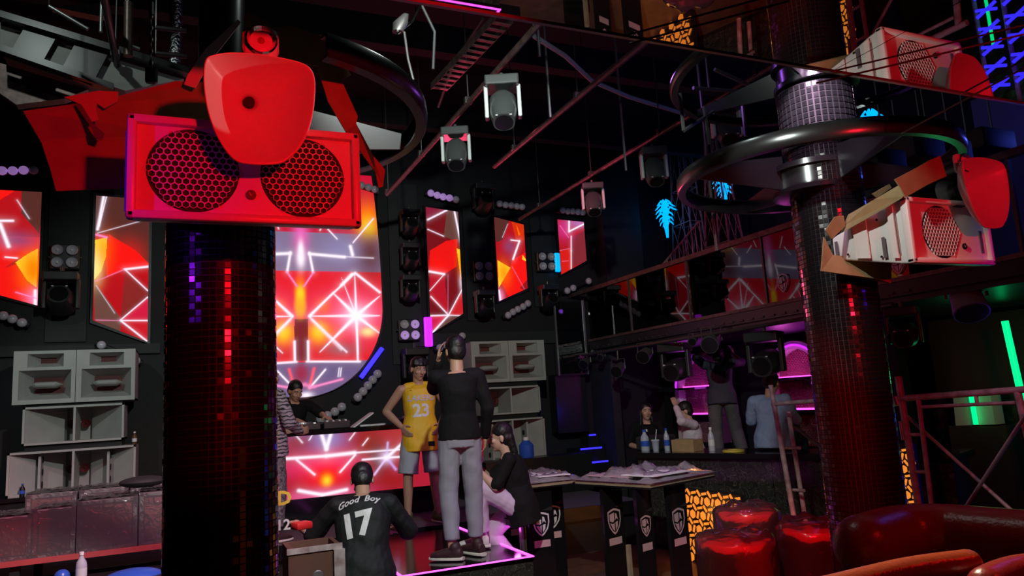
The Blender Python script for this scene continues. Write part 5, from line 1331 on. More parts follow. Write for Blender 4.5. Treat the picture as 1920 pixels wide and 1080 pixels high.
# ------------------------------------------------------------------ curved red sofas in the foreground
def sofa(back, r, z, label, seat_off, m_='red_leather'):
    """rounded back roll following points, panel below and a seat"""
    P = [Vector((p[0], p[1], z - r)) for p in back]
    t = thing('curved_sofa', label, 'sofa', (P[0].x, P[0].y, 0), 'red leather sofas in the foreground')
    # smooth path
    Q = []
    for i in range(len(P) - 1):
        p0, p1, p2, p3 = P[max(i - 1, 0)], P[i], P[i + 1], P[min(i + 2, len(P) - 1)]
        for k in range(6):
            u = k / 6; Q.append(.5 * ((2 * p1) + (-p0 + p2) * u + (2 * p0 - 5 * p1 + 4 * p2 - p3) * u * u + (-p0 + 3 * p1 - 3 * p2 + p3) * u ** 3))
    Q.append(P[-1])
    e0 = Q[0] + (Q[0] - Q[1]).normalized() * r * .6; e1 = Q[-1] + (Q[-1] - Q[-2]).normalized() * r * .6
    dA, dB = (Q[0] - Q[1]).normalized(), (Q[-1] - Q[-2]).normalized()
    MB().tube([Q[0] + dA * r * math.sin(k * .3) for k in (5, 4, 3, 2, 1)] + Q + [Q[-1] + dB * r * math.sin(k * .3) for k in (1, 2, 3, 4, 5)], [r * math.cos(k * .3) for k in (5, 4, 3, 2, 1)] + [r] * len(Q) + [r * math.cos(k * .3) for k in (1, 2, 3, 4, 5)], 24).build('back_roll', m_, t, True)
    vs = []; fs = []
    for p in Q:
        i = Q.index(p); d = (Q[min(i + 1, len(Q) - 1)] - Q[max(i - 1, 0)]).normalized(); n = Vector((-d.y, d.x, 0))
        vs += [p + n * r * .7 + Vector((0, 0, 0)), p + n * r * .7 - Vector((0, 0, p.z - .08)), p - n * r * .7 - Vector((0, 0, p.z - .08)), p - n * r * .7]
    for i in range(len(Q) - 1): fs += [(4 * i + a, 4 * i + (a + 1) % 4, 4 * i + 4 + (a + 1) % 4, 4 * i + 4 + a) for a in range(4)]
    fs += [(0, 1, 2, 3), tuple(4 * len(Q) - 1 - k for k in range(4))]
    obj('back_panel', vs, fs, m_, t)
    so_ = Vector((seat_off[0], seat_off[1], 0)); vs = []; fs = []
    for p in Q:
        a = Vector((p.x, p.y, 0)); vs += [a + Vector((0, 0, .42)), a + so_ + Vector((0, 0, .44)), a + so_ + Vector((0, 0, .1)), a + Vector((0, 0, .1))]
    for i in range(len(Q) - 1): fs += [(4 * i + a, 4 * i + (a + 1) % 4, 4 * i + 4 + (a + 1) % 4, 4 * i + 4 + a) for a in range(4)]
    fs += [(0, 1, 2, 3), tuple(4 * len(Q) - 1 - k for k in range(4))]
    obj('seat', vs, fs, m_, t)
    return t
zs_ = 1.25
B1 = [at(1612, 965, z=zs_), at(1680, 948, z=zs_), at(1760, 945, z=zs_), at(1840, 950, z=zs_), at(1990, 962, z=zs_)]
sofa([(p.x, p.y) for p in B1], .10, zs_, 'dark red curved sofa back behind the highlighted one', (.3, -.35))
B2 = [at(1440, 1104, z=1.3), at(1560, 1077, z=1.3), at(1700, 1045, z=1.3), at(1812, 1030, z=1.3)]
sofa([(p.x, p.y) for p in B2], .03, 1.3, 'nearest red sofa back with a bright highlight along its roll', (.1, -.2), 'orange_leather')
B3 = [at(1846, 1062, z=1.28), at(1900, 1042, z=1.28), at(2000, 1030, z=1.28)]
sofa([(p.x, p.y) for p in B3], .04, 1.28, 'bright red sofa corner at the lower right of the photo', (.08, -.02))

# ------------------------------------------------------------------ scaffold and ladder on the right
def rod(t, p0, p1, x, r, name, m_='scaffold_paint'):
    return MB().cyl(at(*p0, x=x), at(*p1, x=x), r, n=10).build(name, m_, t, True)
sc_ = thing('scaffold_frame', 'pinkish painted scaffold frame behind the sofa', 'scaffold', at(1725, 960, x=4.7))
rod(sc_, (1684, 706), (1730, 1000), 4.7, .024, 'post'); rod(sc_, (1722, 748), (1748, 960), 4.7, .016, 'post')
rod(sc_, (1908, 735), (1960, 960), 4.7, .022, 'post')
rod(sc_, (1678, 748), (1925, 730), 4.7, .022, 'rail'); rod(sc_, (1728, 763), (1905, 755), 4.7, .012, 'rail'); rod(sc_, (1830, 740), (1832, 758), 4.7, .012, 'spacer')
rod(sc_, (1700, 815), (1732, 815), 4.7, .012, 'rung'); rod(sc_, (1712, 885), (1742, 885), 4.7, .012, 'rung')
rod(sc_, (1700, 780), (1900, 960), 4.75, .012, 'cross_brace'); rod(sc_, (1925, 775), (1808, 955), 4.65, .012, 'cross_brace', 'grey_steel')
rod(sc_, (1688, 790), (1694, 825), 4.68, .014, 'coupler', 'grey_steel'); rod(sc_, (1679, 745), (1684, 760), 4.7, .03, 'coupler', 'grey_steel')
ld = thing('step_frame', 'pinkish steel ladder frame standing at the bar', 'ladder', at(1495, 960, x=4.72))
rod(ld, (1445, 722), (1494, 1000), 4.72, .022, 'post'); rod(ld, (1478, 772), (1514, 1000), 4.9, .02, 'post')
rod(ld, (1448, 758), (1545, 750), 4.72, .018, 'rung'); rod(ld, (1464, 840), (1500, 840), 4.8, .014, 'rung'); rod(ld, (1476, 918), (1508, 920), 4.8, .014, 'rung')
rod(ld, (1490, 800), (1552, 850), 4.8, .012, 'cross_brace', 'rust_pipe')

# green neon, reflecting cabinet and quilted wall at the right edge
MB().cyl(at(1884, 602, x=6.9), at(1935, 830, x=6.9), .03, n=10).build('neon_tube', 'neon_green', smooth=True, label='long slanting green neon tube at the right edge', cat='neon tube')
gp = thing('mirror_cabinet', 'cabinet with its green reflection built as pale board and tube, behind the scaffold', 'case', at(1826, 800, x=7.2))
p0, p1, p2, p3 = [at(*p, x=7.2) for p in ((1786, 738), (1856, 735), (1866, 796), (1792, 798))]
MB().prism([p0, p1, p2, p3], (.15, 0, 0)).build('reflection_board', 'white_matte', gp); MB().b(7.2, 7.4, p2.y - .1, p0.y + .1, 0, min(p2.z, p3.z)).build('pedestal', 'quilt_dark', gp)
MB().cyl(at(1820, 738, x=7.15), at(1830, 796, x=7.15), .022, n=8).build('neon_tube', 'neon_green', gp, True)  # pale board and glowing tube stand in for the cabinet's green reflection
lamp('green_glow', 'POINT', (6.7, 4.6, 1.7), None, 1.3, (.05, 1.0, .3), .1)
qw = thing('quilted_panel', 'dark quilted wall panel at the lower right edge', 'panel', (7.45, 4.6, .1))
MB().b(7.46, 7.55, 3.4, 5.6, .0, 2.3).build('backing', 'quilt_dark', qw)
m = MB(); s = .16
for i in range(14):
    for j in range(9):
        for o_ in (0, .5):
            a, b = 3.45 + (i + o_) * s, .1 + (j + o_) * s; h = s * .48
            m.add([(7.46, a - h, b), (7.46, a, b - h), (7.46, a + h, b), (7.46, a, b + h), (7.445, a, b)], [(0, 1, 4), (1, 2, 4), (2, 3, 4), (3, 0, 4)])
m.build('quilting', 'quilt_dark', qw, kind='stuff')
# blue zigzag lights beyond the right edge, seen in the mirror ceiling
bz = thing('zigzag_light', 'columns of blue zigzag light tubes right of the scaffold', 'light', (6.62, 3.95, 0))
for k in range(6):
    z = .42 + k * .18
    for s in (0, 1):
        y0, y1 = 4.02 - s * .24, 3.84 - s * .24
        MB().cyl((6.6, y0, z), (6.6, y1, z + .07), .016, n=6).build('tube', 'neon_blue', bz); MB().cyl((6.6, y0, z + .07), (6.6, y1, z), .016, n=6).build('tube', 'neon_blue', bz)
for yy in (4.06, 3.81, 3.56): MB().cyl((6.66, yy, 0), (6.66, yy, 1.7), .02).build('post', 'scaffold_paint', bz)
MB().cyl((6.62, 3.93, .4), (6.62, 3.93, 1.0), .014, n=6).build('tube', 'neon_green', bz)

# ------------------------------------------------------------------ wrapped crates at lower left
YC = 6.4
sh_ = thing('long_table', 'long red-edged table under the wrapped cubes at lower left', 'table', (-.75, 6.8, 0))
MB().b(-2.2, -.02, YC - .04, 7.5, .765, .80).build('table_top', 'red_velvet', sh_)
for xx in (-2.1, -1.1, -.12):
    for yy in (6.45, 7.4): MB().b(xx - .03, xx + .03, yy - .03, yy + .03, 0, .765).build('leg', 'grey_board', sh_)
def crate(x0, x1, y0, y1, h, label, seed, z0=.8):
    c = Vector(((x0 + x1) / 2, (y0 + y1) / 2, z0)); t = thing('wrapped_cube', label, 'cube stool', c, 'film-wrapped red cube stools')
    e = .025
    MB().bbox(c + Vector((0, 0, h / 2)), (x1 - x0 - 2 * e, y1 - y0 - 2 * e, h - 2 * e), .02).build('cushion', 'red_velvet', t, True)
    m = MB()
    for xx in (x0 + .012, x1 - .012):
        for yy in (y0 + .012, y1 - .012): m.b(xx - .012, xx + .012, yy - .012, yy + .012, z0, z0 + h)
    for zz in (z0 + .012, z0 + h - .012):
        for yy in (y0 + .012, y1 - .012): m.b(x0, x1, yy - .012, yy + .012, zz - .012, zz + .012)
        for xx in (x0 + .012, x1 - .012): m.b(xx - .012, xx + .012, y0, y1, zz - .012, zz + .012)
    m.build('frame', 'scaffold_paint', t)
    n = 12; vs = []; fs = []; mb = MB()
    def sheet(f):
        k = len(mb.v); V = [f(i / n, j / n) for j in range(n + 1) for i in range(n + 1)]
        mb.add(V, [(j * (n + 1) + i, j * (n + 1) + i + 1, (j + 1) * (n + 1) + i + 1, (j + 1) * (n + 1) + i) for j in range(n) for i in range(n)])
    nz = lambda a, b, q: .012 * noise.noise(Vector((a * 7 + seed, b * 7, q)))
    g = .008
    sheet(lambda a, b: Vector((x0 - g + a * (x1 - x0 + 2 * g), y0 - g - abs(nz(a, b, 1)), z0 + b * (h + g))))
    sheet(lambda a, b: Vector((x0 - g + a * (x1 - x0 + 2 * g), y0 - g + b * (y1 - y0 + 2 * g), z0 + h + g + abs(nz(a, b, 2)) * 2)))
    sheet(lambda a, b: Vector((x1 + g + abs(nz(a, b, 3)), y0 - g + a * (y1 - y0 + 2 * g), z0 + b * (h + g))))
    sheet(lambda a, b: Vector((x0 - g - abs(nz(a, b, 4)), y0 - g + a * (y1 - y0 + 2 * g), z0 + b * (h + g))))
    obj('film_wrap', mb.v, mb.f, 'plastic_film', t, 'all')
    return t
xs_ = [at(p, 985, y=YC).x for p in (-70, 58, 62, 140, 146, 256, 262, 330)]
crate(xs_[0], xs_[1], YC, YC + .45, .30, 'wrapped red cube stool at the left edge of the photo', 2)
crate(xs_[2], xs_[3], YC, YC + .45, .33, 'wrapped red cube stool second from the left edge', 4)
crate(xs_[4], xs_[5], YC, YC + .45, .36, 'wrapped red cube stool third from the left with bright frame', 6)
crate(xs_[6], xs_[7], YC, YC + .45, .38, 'wrapped red cube stool half hidden by the pillar', 8)
for i in range(3):
    crate(-1.12 + i * .36, -1.12 + i * .36 + .33, YC + .5, YC + .95, .40, ['back-row wrapped cube stool at the left', 'back-row wrapped cube stool in the middle', 'back-row wrapped cube stool near the pillar'][i], 20 + i)
MB().ell(at(268, 903, y=6.6), (.17, .12, .045), n=16, m=8).build('black_bag', 'grey_board', smooth=True, label='flat black bag lying on the wrapped cubes by the pillar', cat='bag')
bottle(at(152, 1078, y=6.0) - Vector((0, 0, .05)), .2, .035, 'bottle_clear', 'small clear bottle below the wrapped cubes', group='bottles at the lower left')
sh2 = thing('low_shelf', 'dark low shelf under the wrapped cubes', 'shelf', (-.7, 6.0, 0))
zl = (at(152, 1078, y=6.0) - Vector((0, 0, .05))).z
MB().b(-1.6, .1, 5.8, 6.3, zl - .03, zl).build('board', 'black_satin', sh2)
for xx in (-1.5, 0): MB().b(xx - .03, xx + .03, 5.85, 6.25, 0, zl - .03).build('upright', 'black_satin', sh2)
MB().ell(at(250, 1085, y=6.0), (.2, .14, .07), n=18, m=10).build('blue_bag', 'blue_plastic', smooth=True, label='shiny blue plastic bag at the bottom edge by the pillar', cat='bag')
MB().ell(at(116, 1082, y=6.0), (.05, .05, .05), n=12, m=8).build('blue_tub', 'blue_plastic', smooth=True, label='round blue tub beside the small bottle', cat='tub')
bottle(V3(at(41, 940, y=9.2).x, 9.2, 1.03), .13, .025, 'bottle_glass', 'small bottle standing before the left bass bin', 'blue_plastic', 'bottles at the lower left')
bottle(V3(-.52, 9.3, 1.475), .14, .025, 'bottle_amber', 'dark bottle standing on the left bass bin', group='bottles at the lower left')
# blue jug before the right stack
jg = thing('water_jug', 'blue plastic water jug before the right speaker stack', 'jug', at(988, 858, y=8.9))
c = at(988, 858, y=8.9)
MB().lathe(c, [(.085, 0), (.095, .02), (.095, .16), (.05, .21), (.03, .22)], 20).build('body', 'blue_plastic', jg, True); MB().lathe(c, [(.035, .22), (.035, .26)], 14).build('cap', 'white_plastic', jg, True)
MB().b(3.4, 4.9, 8.75, 9.06, .5, c.z - .002).build('jug_bench', 'black_satin', label='black bench before the right speaker stack', cat='bench')

# thin cables strung just under the mirror
for i, (p0, p1) in enumerate([((1530, 156), (1930, 62)), ((1180, 82), (1480, 2)), ((1690, 250), (1935, 120))]):
    a, b = at(*p0, z=2.775), at(*p1, z=2.775)
    MB().cyl(a, b, .0035, n=6).build('ceiling_cable', 'rust_pipe', smooth=True, label=['thin reddish cable under the mirror above the right loudspeaker', 'thin reddish cable crossing the brown part of the mirror', 'thin reddish cable at the right edge of the mirror'][i], cat='cable')
# ================================================================== people
def blob(name, mb, voxel, material, parent, smooth=4, wr=0.0, wsc=9.0, off=0.0):
    """fuse overlapping shapes into one continuous skin"""
    me = bpy.data.meshes.new('tmp'); me.from_pydata(mb.v, [], mb.f); fixnormals(me)
    o = bpy.data.objects.new('tmp', me); COL.objects.link(o)
    r = o.modifiers.new('r', 'REMESH'); r.mode = 'VOXEL'; r.voxel_size = voxel; r.adaptivity = 0
    if smooth:
        s = o.modifiers.new('s', 'SMOOTH'); s.iterations = smooth; s.factor = .5
    dg = bpy.context.evaluated_depsgraph_get()
    m2 = bpy.data.meshes.new_from_object(o.evaluated_get(dg))
    bpy.data.objects.remove(o); bpy.data.meshes.remove(me)
    m2.name = name
    sub = wloc(parent)
    if wr:
        ns = [v.normal.copy() for v in m2.vertices]
        for v, n_ in zip(m2.vertices, ns):
            p = v.co
            k = noise.noise(Vector((p.x * wsc + p.z * wsc * .9, p.y * wsc, p.z * wsc * 1.1))) + .55 * noise.noise(Vector((p.x * wsc * 2.6 - p.z * wsc * 1.6, p.y * wsc * 2.6, p.z * wsc * 1.3 + 7)))
            v.co = p + n_ * (k * wr)
    for v in m2.vertices: v.co = v.co - sub
    for p in m2.polygons: p.use_smooth = True
    m2.materials.clear(); m2.materials.append(MATS[material])
    ob = bpy.data.objects.new(name, m2); ob.parent = parent; COL.objects.link(ob)
    return ob

def V(*a): return Vector(a)
def hand(mb, w, d, nrm, side, curl=.5, s=1.0):
    """w wrist, d finger direction, nrm palm normal; thumb leaves the side of the palm"""
    d = Vector(d).normalized(); nrm = Vector(nrm); nrm = (nrm - d * nrm.dot(d)).normalized(); lat = d.cross(nrm) * side
    mb.loft([(w - d * .01 * s, lat, nrm, .024 * s, .018 * s), (w + d * .03 * s, lat, nrm, .036 * s, .016 * s), (w + d * .085 * s, lat, nrm, .041 * s, .0125 * s)], 12, 3)
    for i, L in enumerate((.9, 1.0, .94, .74)):
        b = w + d * .08 * s + lat * (1.5 - i) * .0205 * s; dd = d.copy()
        for k, seg in enumerate((.042, .027, .021)):
            a = curl * (.7 + .3 * k); dd = (dd * math.cos(a) + nrm * math.sin(a)).normalized(); nn = nrm
            e = b + dd * seg * L * s; mb.cap(b, (.0092 - .001 * k) * s, e, (.0086 - .001 * k) * s, 8); b = e
    b = w + d * .025 * s + lat * .03 * s; dd = (d * .55 + lat * .75 + nrm * .35).normalized()
    e = b + dd * .042 * s; mb.cap(b, .0125 * s, e, .0105 * s, 8); dd2 = (d * .85 + lat * .3 + nrm * (.3 + curl * .4)).normalized(); mb.cap(e, .0105 * s, e + dd2 * .034 * s, .0085 * s, 8)

def person(label, loc, yaw, J, top=None, bottom=None, shoes=None, skin='skin', hair=None, h=1.0, voxel=.0065, face=True, sleeve=1.0, female=False, hands=True):
    """J: joints in the figure's own frame (faces +y, right is +x)."""
    t = thing('person', label, 'person', loc)
    Rz = R3('Z', yaw); T = Vector(loc)
    g = lambda p: T + Rz @ (Vector(p) * h)
    gd = lambda p: (Rz @ Vector(p)).normalized()
    j = dict(pelvis=(0, 0, .94), neck=(0, -.02, 1.43), head=(0, .02, 1.58), hy=0, hp=0, hr=0,
             sr=(.185, -.01, 1.39), er=(.25, -.03, 1.13), wr=(.26, .06, .89), dr=(0, .15, -1), nr=(-1, 0, 0), cr=.35,
             sl=(-.185, -.01, 1.39), el=(-.25, -.03, 1.13), wl=(-.26, .06, .89), dl=(0, .15, -1), nl=(1, 0, 0), cl=.35,
             pr=(.095, 0, .92), kr=(.11, .02, .50), ar=(.11, -.02, .09), tr=(0.12, 1, 0),
             pl=(-.095, 0, .92), kl=(-.11, .02, .50), al=(-.11, -.02, .09), tl=(-.12, 1, 0))
    j.update(J)
    G = {k: (g(v) if isinstance(v, tuple) and k not in ('dr', 'dl', 'nr', 'nl', 'tr', 'tl') else v) for k, v in j.items()}
    P0, N = G['pelvis'], G['neck']; up = (N - P0).normalized()
    rgt = (G['sr'] - G['sl']).normalized(); fr = up.cross(rgt).normalized(); rgt2 = fr.cross(up).normalized()
    hipr = (G['pr'] - G['pl']).normalized(); hfr = up.cross(hipr).normalized()
    fem = .92 if female else 1.0
    # ---- body: one skin
    m = MB(); L = N - P0
    m.loft([(P0 - up * .10 * h, hipr, hfr, .12 * h, .10 * h), (P0, hipr, hfr, .155 * h, .115 * h), (P0 + L * .35, rgt2, fr, .125 * h * fem, .095 * h), (P0 + L * .68, rgt2, fr, .15 * h * fem, .112 * h), (P0 + L * .88, rgt2, fr, .155 * h * fem, .095 * h), (N - up * .01 * h, rgt2, fr, .075 * h, .06 * h)], 18, 2.2)
    H = G['head']; hm = Rz @ R3('Z', j['hy']) @ R3('X', j['hp']) @ R3('Y', j['hr'])
    hx, hyv, hz = hm @ V(1, 0, 0), hm @ V(0, 1, 0), hm @ V(0, 0, 1)
    q = lambda a, b, c: H + (hx * a + hyv * b + hz * c) * h
    m.cap(N - up * .04 * h, .058 * h * fem, H - hz * .06 * h - hyv * .015 * h, .052 * h * fem, 14)
    m.ell(q(0, -.012, .03), (.073 * h, .092 * h, .085 * h), hm, 20, 14)
    m.ell(q(0, .022, -.035), (.058 * h, .066 * h, .078 * h), hm, 18, 12)
    if face:
        m.ell(q(0, .052, -.092), (.026 * h, .024 * h, .02 * h), hm)              # chin
        m.cap(q(0, .086, .012), .0085 * h, q(0, .105, -.026), .0135 * h, 10)       # nose
        for s in (-1, 1):
            m.ell(q(s * .012, .094, -.03), (.008 * h, .009 * h, .007 * h), hm)
            m.ell(q(s * .038, .062, -.022), (.024 * h, .02 * h, .022 * h), hm)     # cheek
            m.cap(q(s * .012, .083, .026), .010 * h, q(s * .044, .070, .026), .010 * h, 8)   # brow
        m.ell(q(0, .079, -.056), (.021 * h, .012 * h, .012 * h), hm)
    for s in (-1, 1): m.ell(q(s * .076, -.012, -.008), (.010 * h, .020 * h, .032 * h), hm)
    for a in 'rl':
        S_, E_, W_ = G['s' + a], G['e' + a], G['w' + a]
        m.cap(N.lerp(S_, .35) - up * .03 * h, .05 * h, S_, .052 * h * fem); m.cap(S_, .052 * h * fem, E_, .040 * h * fem); m.cap(E_, .040 * h * fem, E_.lerp(W_, .35), .040 * h * fem); m.cap(E_.lerp(W_, .35), .040 * h * fem, W_, .027 * h * fem)
        if hands: hand(m, W_, gd(j['d' + a]), gd(j['n' + a]), 1 if a == 'r' else -1, j['c' + a], h)
        A_, K_, F_ = G['p' + a], G['k' + a], G['a' + a]
        m.cap(A_, .083 * h, K_, .056 * h, 14); m.cap(K_, .054 * h, K_.lerp(F_, .33), .052 * h, 12); m.cap(K_.lerp(F_, .33), .052 * h, F_, .034 * h, 12)
        td = gd(j['t' + a]); m.cap(F_ - V(0, 0, .045 * h) - td * .03 * h, .034 * h, F_ - V(0, 0, .06 * h) + td * .13 * h, .024 * h, 10)
    body = blob('body', m, voxel, skin, t, 3)
    if face:
        for s in (-1, 1):
            e = MB().ell(q(s * .031, .073, .006), (.0125 * h, .008 * h, .0065 * h), hm, 12, 8).build('eye', 'eye_white', t, True)
            MB().ell(q(s * .031, .079, .006), (.0055 * h, .0035 * h, .0058 * h), hm, 10, 6).build('iris', 'eye_dark', e, True)
            MB().cap(q(s * .014, .0905, .030), .0035 * h, q(s * .048, .076, .032), .003 * h, 6).build('eyebrow', 'hair_black', t, True)
        MB().ell(q(0, .0885, -.055), (.02 * h, .006 * h, .0065 * h), hm, 12, 6).build('lips', 'lip', t, True)
    # ---- hair
    if hair:
        m = MB()
        m.ell(q(0, -.022, .048), (.083 * h, .096 * h, .088 * h), hm, 20, 12); m.ell(q(0, -.05, .0), (.078 * h, .062 * h, .085 * h), hm, 18, 12)
        if hair == 'fringe':
            for k in range(9): m.cap(q((k - 4) * .0165, .04, .112 - abs(k - 4) * .004), .024 * h, q((k - 4) * .0175, .082 - abs(k - 4) * .005, .062 - .006 * (k % 2)), .015 * h, 8)
        if hair in ('pony', 'long'):
            bk = q(0, -.09, -.02)
            for k in range(3):
                m.cap(q((k - 1) * .03, -.08, .0), .04 * h, bk - V(0, 0, .12 * h) - hyv * .02 * h + hx * (k - 1) * .015, .035 * h)
                m.cap(bk - V(0, 0, .12 * h) - hyv * .02 * h + hx * (k - 1) * .015, .035 * h, bk - V(0, 0, .3 * h) - hyv * .03 * h, .02 * h)
            if hair == 'long':
                for s in (-1, 1): m.cap(q(s * .07, -.01, .03), .025 * h, q(s * .085, -.01, -.2), .025 * h)
        blob('hair', m, voxel, 'hair_black', t, 3, .003, 22)
    parts = {'root': t, 'body': body, 'G': G, 'q': q, 'fr': fr, 'rgt': rgt2, 'up': up}
    # ---- shirt
    if top:
        mt, hem, wid, slv = top['mat'], top.get('hem', .12), top.get('w', 1.0), top.get('sleeve', 1.0)
        m = MB(); b = P0 - up * hem * h
        e = .022 * h * wid
        secs = [(b, hipr, hfr, .190 * h * wid, .142 * h * wid), (P0 + L * .05, hipr, hfr, .188 * h * wid, .140 * h * wid), (P0 + L * .35, rgt2, fr, .148 * h * wid * fem, .122 * h * wid), (P0 + L * .68, rgt2, fr, .165 * h * wid * fem, .132 * h), (P0 + L * .88, rgt2, fr, .172 * h * fem, .112 * h), (N - up * .02 * h, rgt2, fr, .085 * h, .072 * h)]
        m.loft(secs, 22, 2.4)
        for a in 'rl':
            S_, E_, W_ = G['s' + a], G['e' + a], G['w' + a]
            if slv > 0:
                m.cap(N.lerp(S_, .3) - up * .03 * h, .058 * h, S_, .066 * h * fem)
                u = min(slv, .5) * 2; m.cap(S_, .066 * h * fem, S_.lerp(E_, u), .060 * h * wid * fem)
                if slv > .5:
                    u = (slv - .5) * 2; m.cap(E_, .058 * h * fem, E_.lerp(W_, u), (.050 - .010 * u) * h, 12)
            else:
                m.cap(N.lerp(S_, .25) - up * .02 * h, .055 * h, N.lerp(S_, .62) - up * .005 * h, .058 * h)
        parts['shirt'] = blob(top.get('name', 'shirt'), m, voxel * 1.15, mt, t, 3, top.get('wr', .006), 8)
    # ---- trousers or shorts
    if bottom:
        mt, ln, rt, rb = bottom['mat'], bottom.get('len', .95), bottom.get('r', .1) * .9, bottom.get('rb', .06)
        m = MB(); m.loft([(P0 + up * bottom.get('rise', .13) * h, hipr, hfr, .145 * h, .112 * h), (P0, hipr, hfr, .160 * h, .122 * h), (P0 - up * .09 * h, hipr, hfr, .15 * h, .116 * h)], 20, 2.4)
        for a in 'rl':
            A_, K_, F_ = G['p' + a], G['k' + a], G['a' + a]
            u = min(1, ln * 2); r1 = (rt - (rt - rb) * .45 * u) * h
            if ln > .5: m.cap(A_, rt * h, A_.lerp(K_, u), r1, 14)
            else: m.ell(A_, (rt * h,) * 3); m.cyl(A_, A_.lerp(K_, u), rt * h, r1, 20)
            if ln > .5:
                r1 = (rt - (rt - rb) * .45) * h; u = (ln - .5) * 2
                m.ell(K_, (r1,) * 3); m.cyl(K_, K_.lerp(F_, u), r1, r1 + (rb * h - r1) * u, 20)
        parts['trousers'] = blob(bottom.get('name', 'trousers'), m, voxel * 1.15, mt, t, 3, bottom.get('wr', .006), 7)
    if shoes:
        for a in 'rl':
            F_ = G['a' + a]; td = gd(j['t' + a]); td = V(td.x, td.y, 0).normalized() if not j.get('fp') else td; sd = td.cross(V(0, 0, 1)); z0 = F_.z - .088 * h
            f = lambda y_, x_, z_: V(F_.x, F_.y, z0) + td * y_ * h + sd * x_ * h + V(0, 0, z_ * h)
            m = MB(); m.loft([(f(-.075, 0, .05), sd, V(0, 0, 1), .034 * h, .036 * h), (f(-.03, 0, .06), sd, V(0, 0, 1), .042 * h, .048 * h), (f(.05, 0, .05), sd, V(0, 0, 1), .046 * h, .040 * h), (f(.12, 0, .042), sd, V(0, 0, 1), .048 * h, .028 * h), (f(.175, 0, .036), sd, V(0, 0, 1), .034 * h, .020 * h)], 14, 2.6)
            m.cap(f(-.02, 0, .07), .045 * h, f(-.02, 0, .095), .047 * h)
            sh = blob('shoe', m, .006, shoes['mat'], t, 3)
            m = MB(); m.loft([(f(-.088, 0, .012), sd, V(0, 0, 1), .03 * h, .013 * h), (f(-.05, 0, .012), sd, V(0, 0, 1), .044 * h, .013 * h), (f(.08, 0, .012), sd, V(0, 0, 1), .05 * h, .013 * h), (f(.15, 0, .012), sd, V(0, 0, 1), .045 * h, .012 * h), (f(.19, 0, .014), sd, V(0, 0, 1), .022 * h, .010 * h)], 14, 3.2)
            m.build('sole', 'sole_white', sh, True)
            m = MB()
            for k in range(3): m.cap(f(.02 + k * .022, -.026, .088 - k * .008), .004 * h, f(.03 + k * .022, .026, .088 - k * .008), .004 * h, 6)
            m.build('laces', shoes.get('lace', 'sole_white'), sh, True)
    return parts

def print_on(target, parent, txt, size, c, u, v, dirn, material, name, shear=0, bold=0.0, arc=0.0, off=.004):
    """lettering laid on a garment: flat outline projected onto the cloth along dirn"""
    vs, fs = text_faces(txt, size, shear, bold=bold)
    sub = wloc(parent)
    bvh = BVHTree.FromPolygons([p.co + wloc(target) for p in target.data.vertices], [list(p.vertices) for p in target.data.polygons])
    c, u, v, dirn = Vector(c), Vector(u).normalized(), Vector(v).normalized(), Vector(dirn).normalized()
    out = []
    for p in vs:
        w = c + u * p.x + v * (p.y - arc * p.x * p.x)
        hit, n_, _, _ = bvh.ray_cast(w - dirn * .6, dirn)
        out.append((hit - dirn * off) if hit is not None else w)
    return obj(name, out, fs, material, parent, fix=False)

# ---- A: man in the yellow jersey, hands on hips
pA0 = at(795, 981, z=.5)
A = person('man in yellow jersey number 23 and grey shorts, hands on hips', pA0, 172,
    dict(er=(.345, -.10, 1.17), wr=(.20, .06, 1.0), dr=(-.35, .6, -.6), nr=(-.8, -.3, 0), cr=.4, el=(-.33, -.10, 1.17), wl=(-.20, .06, 1.0), dl=(.35, .6, -.6), nl=(.8, -.3, 0), cl=.4,
         neck=(0, -.015, 1.45), head=(0, .04, 1.60), hy=16, hp=-14, ar=(.16, -.02, .09), kr=(.15, .02, .5), al=(-.15, .03, .09), kl=(-.12, .04, .5), tr=(.35, 1, 0), tl=(-.5, 1, 0)),
    top=dict(mat='jersey_yellow', hem=.20, w=1.06, sleeve=0, name='jersey', wr=.006), bottom=dict(mat='cloth_shorts', len=.48, r=.112, rb=.115, name='shorts'),
    shoes=dict(mat='shoe_green'), hair='fringe', h=1.0)
def frame_of(p, frac, side=0.0):
    G = p['G']; return G['pelvis'].lerp(G['neck'], frac) + p['rgt'] * side
f_ = A['fr']; r_ = A['rgt']
print_on(A['shirt'], A['root'], '23', .185, frame_of(A, .42), -r_, A['up'], -f_, 'print_white', 'number', bold=.006)
print_on(A['shirt'], A['root'], 'LAKERS', .085, frame_of(A, .68), -r_, A['up'], -f_, 'jersey_trim', 'team_lettering', shear=.2, bold=.002)
m = MB(); nb = A['G']['neck']
print_on(A['shirt'], A['root'], '~', .05, frame_of(A, .86, .1), -r_, A['up'], -f_, 'cloth_black', 'chest_mark')
MB().bbox(A['G']['pelvis'] - A['up'] * .13 + f_ * .14 - r_ * .09, (.07, .012, .05), .003, R3('Z', 172)).build('hem_patch', 'cloth_black', A['root'])

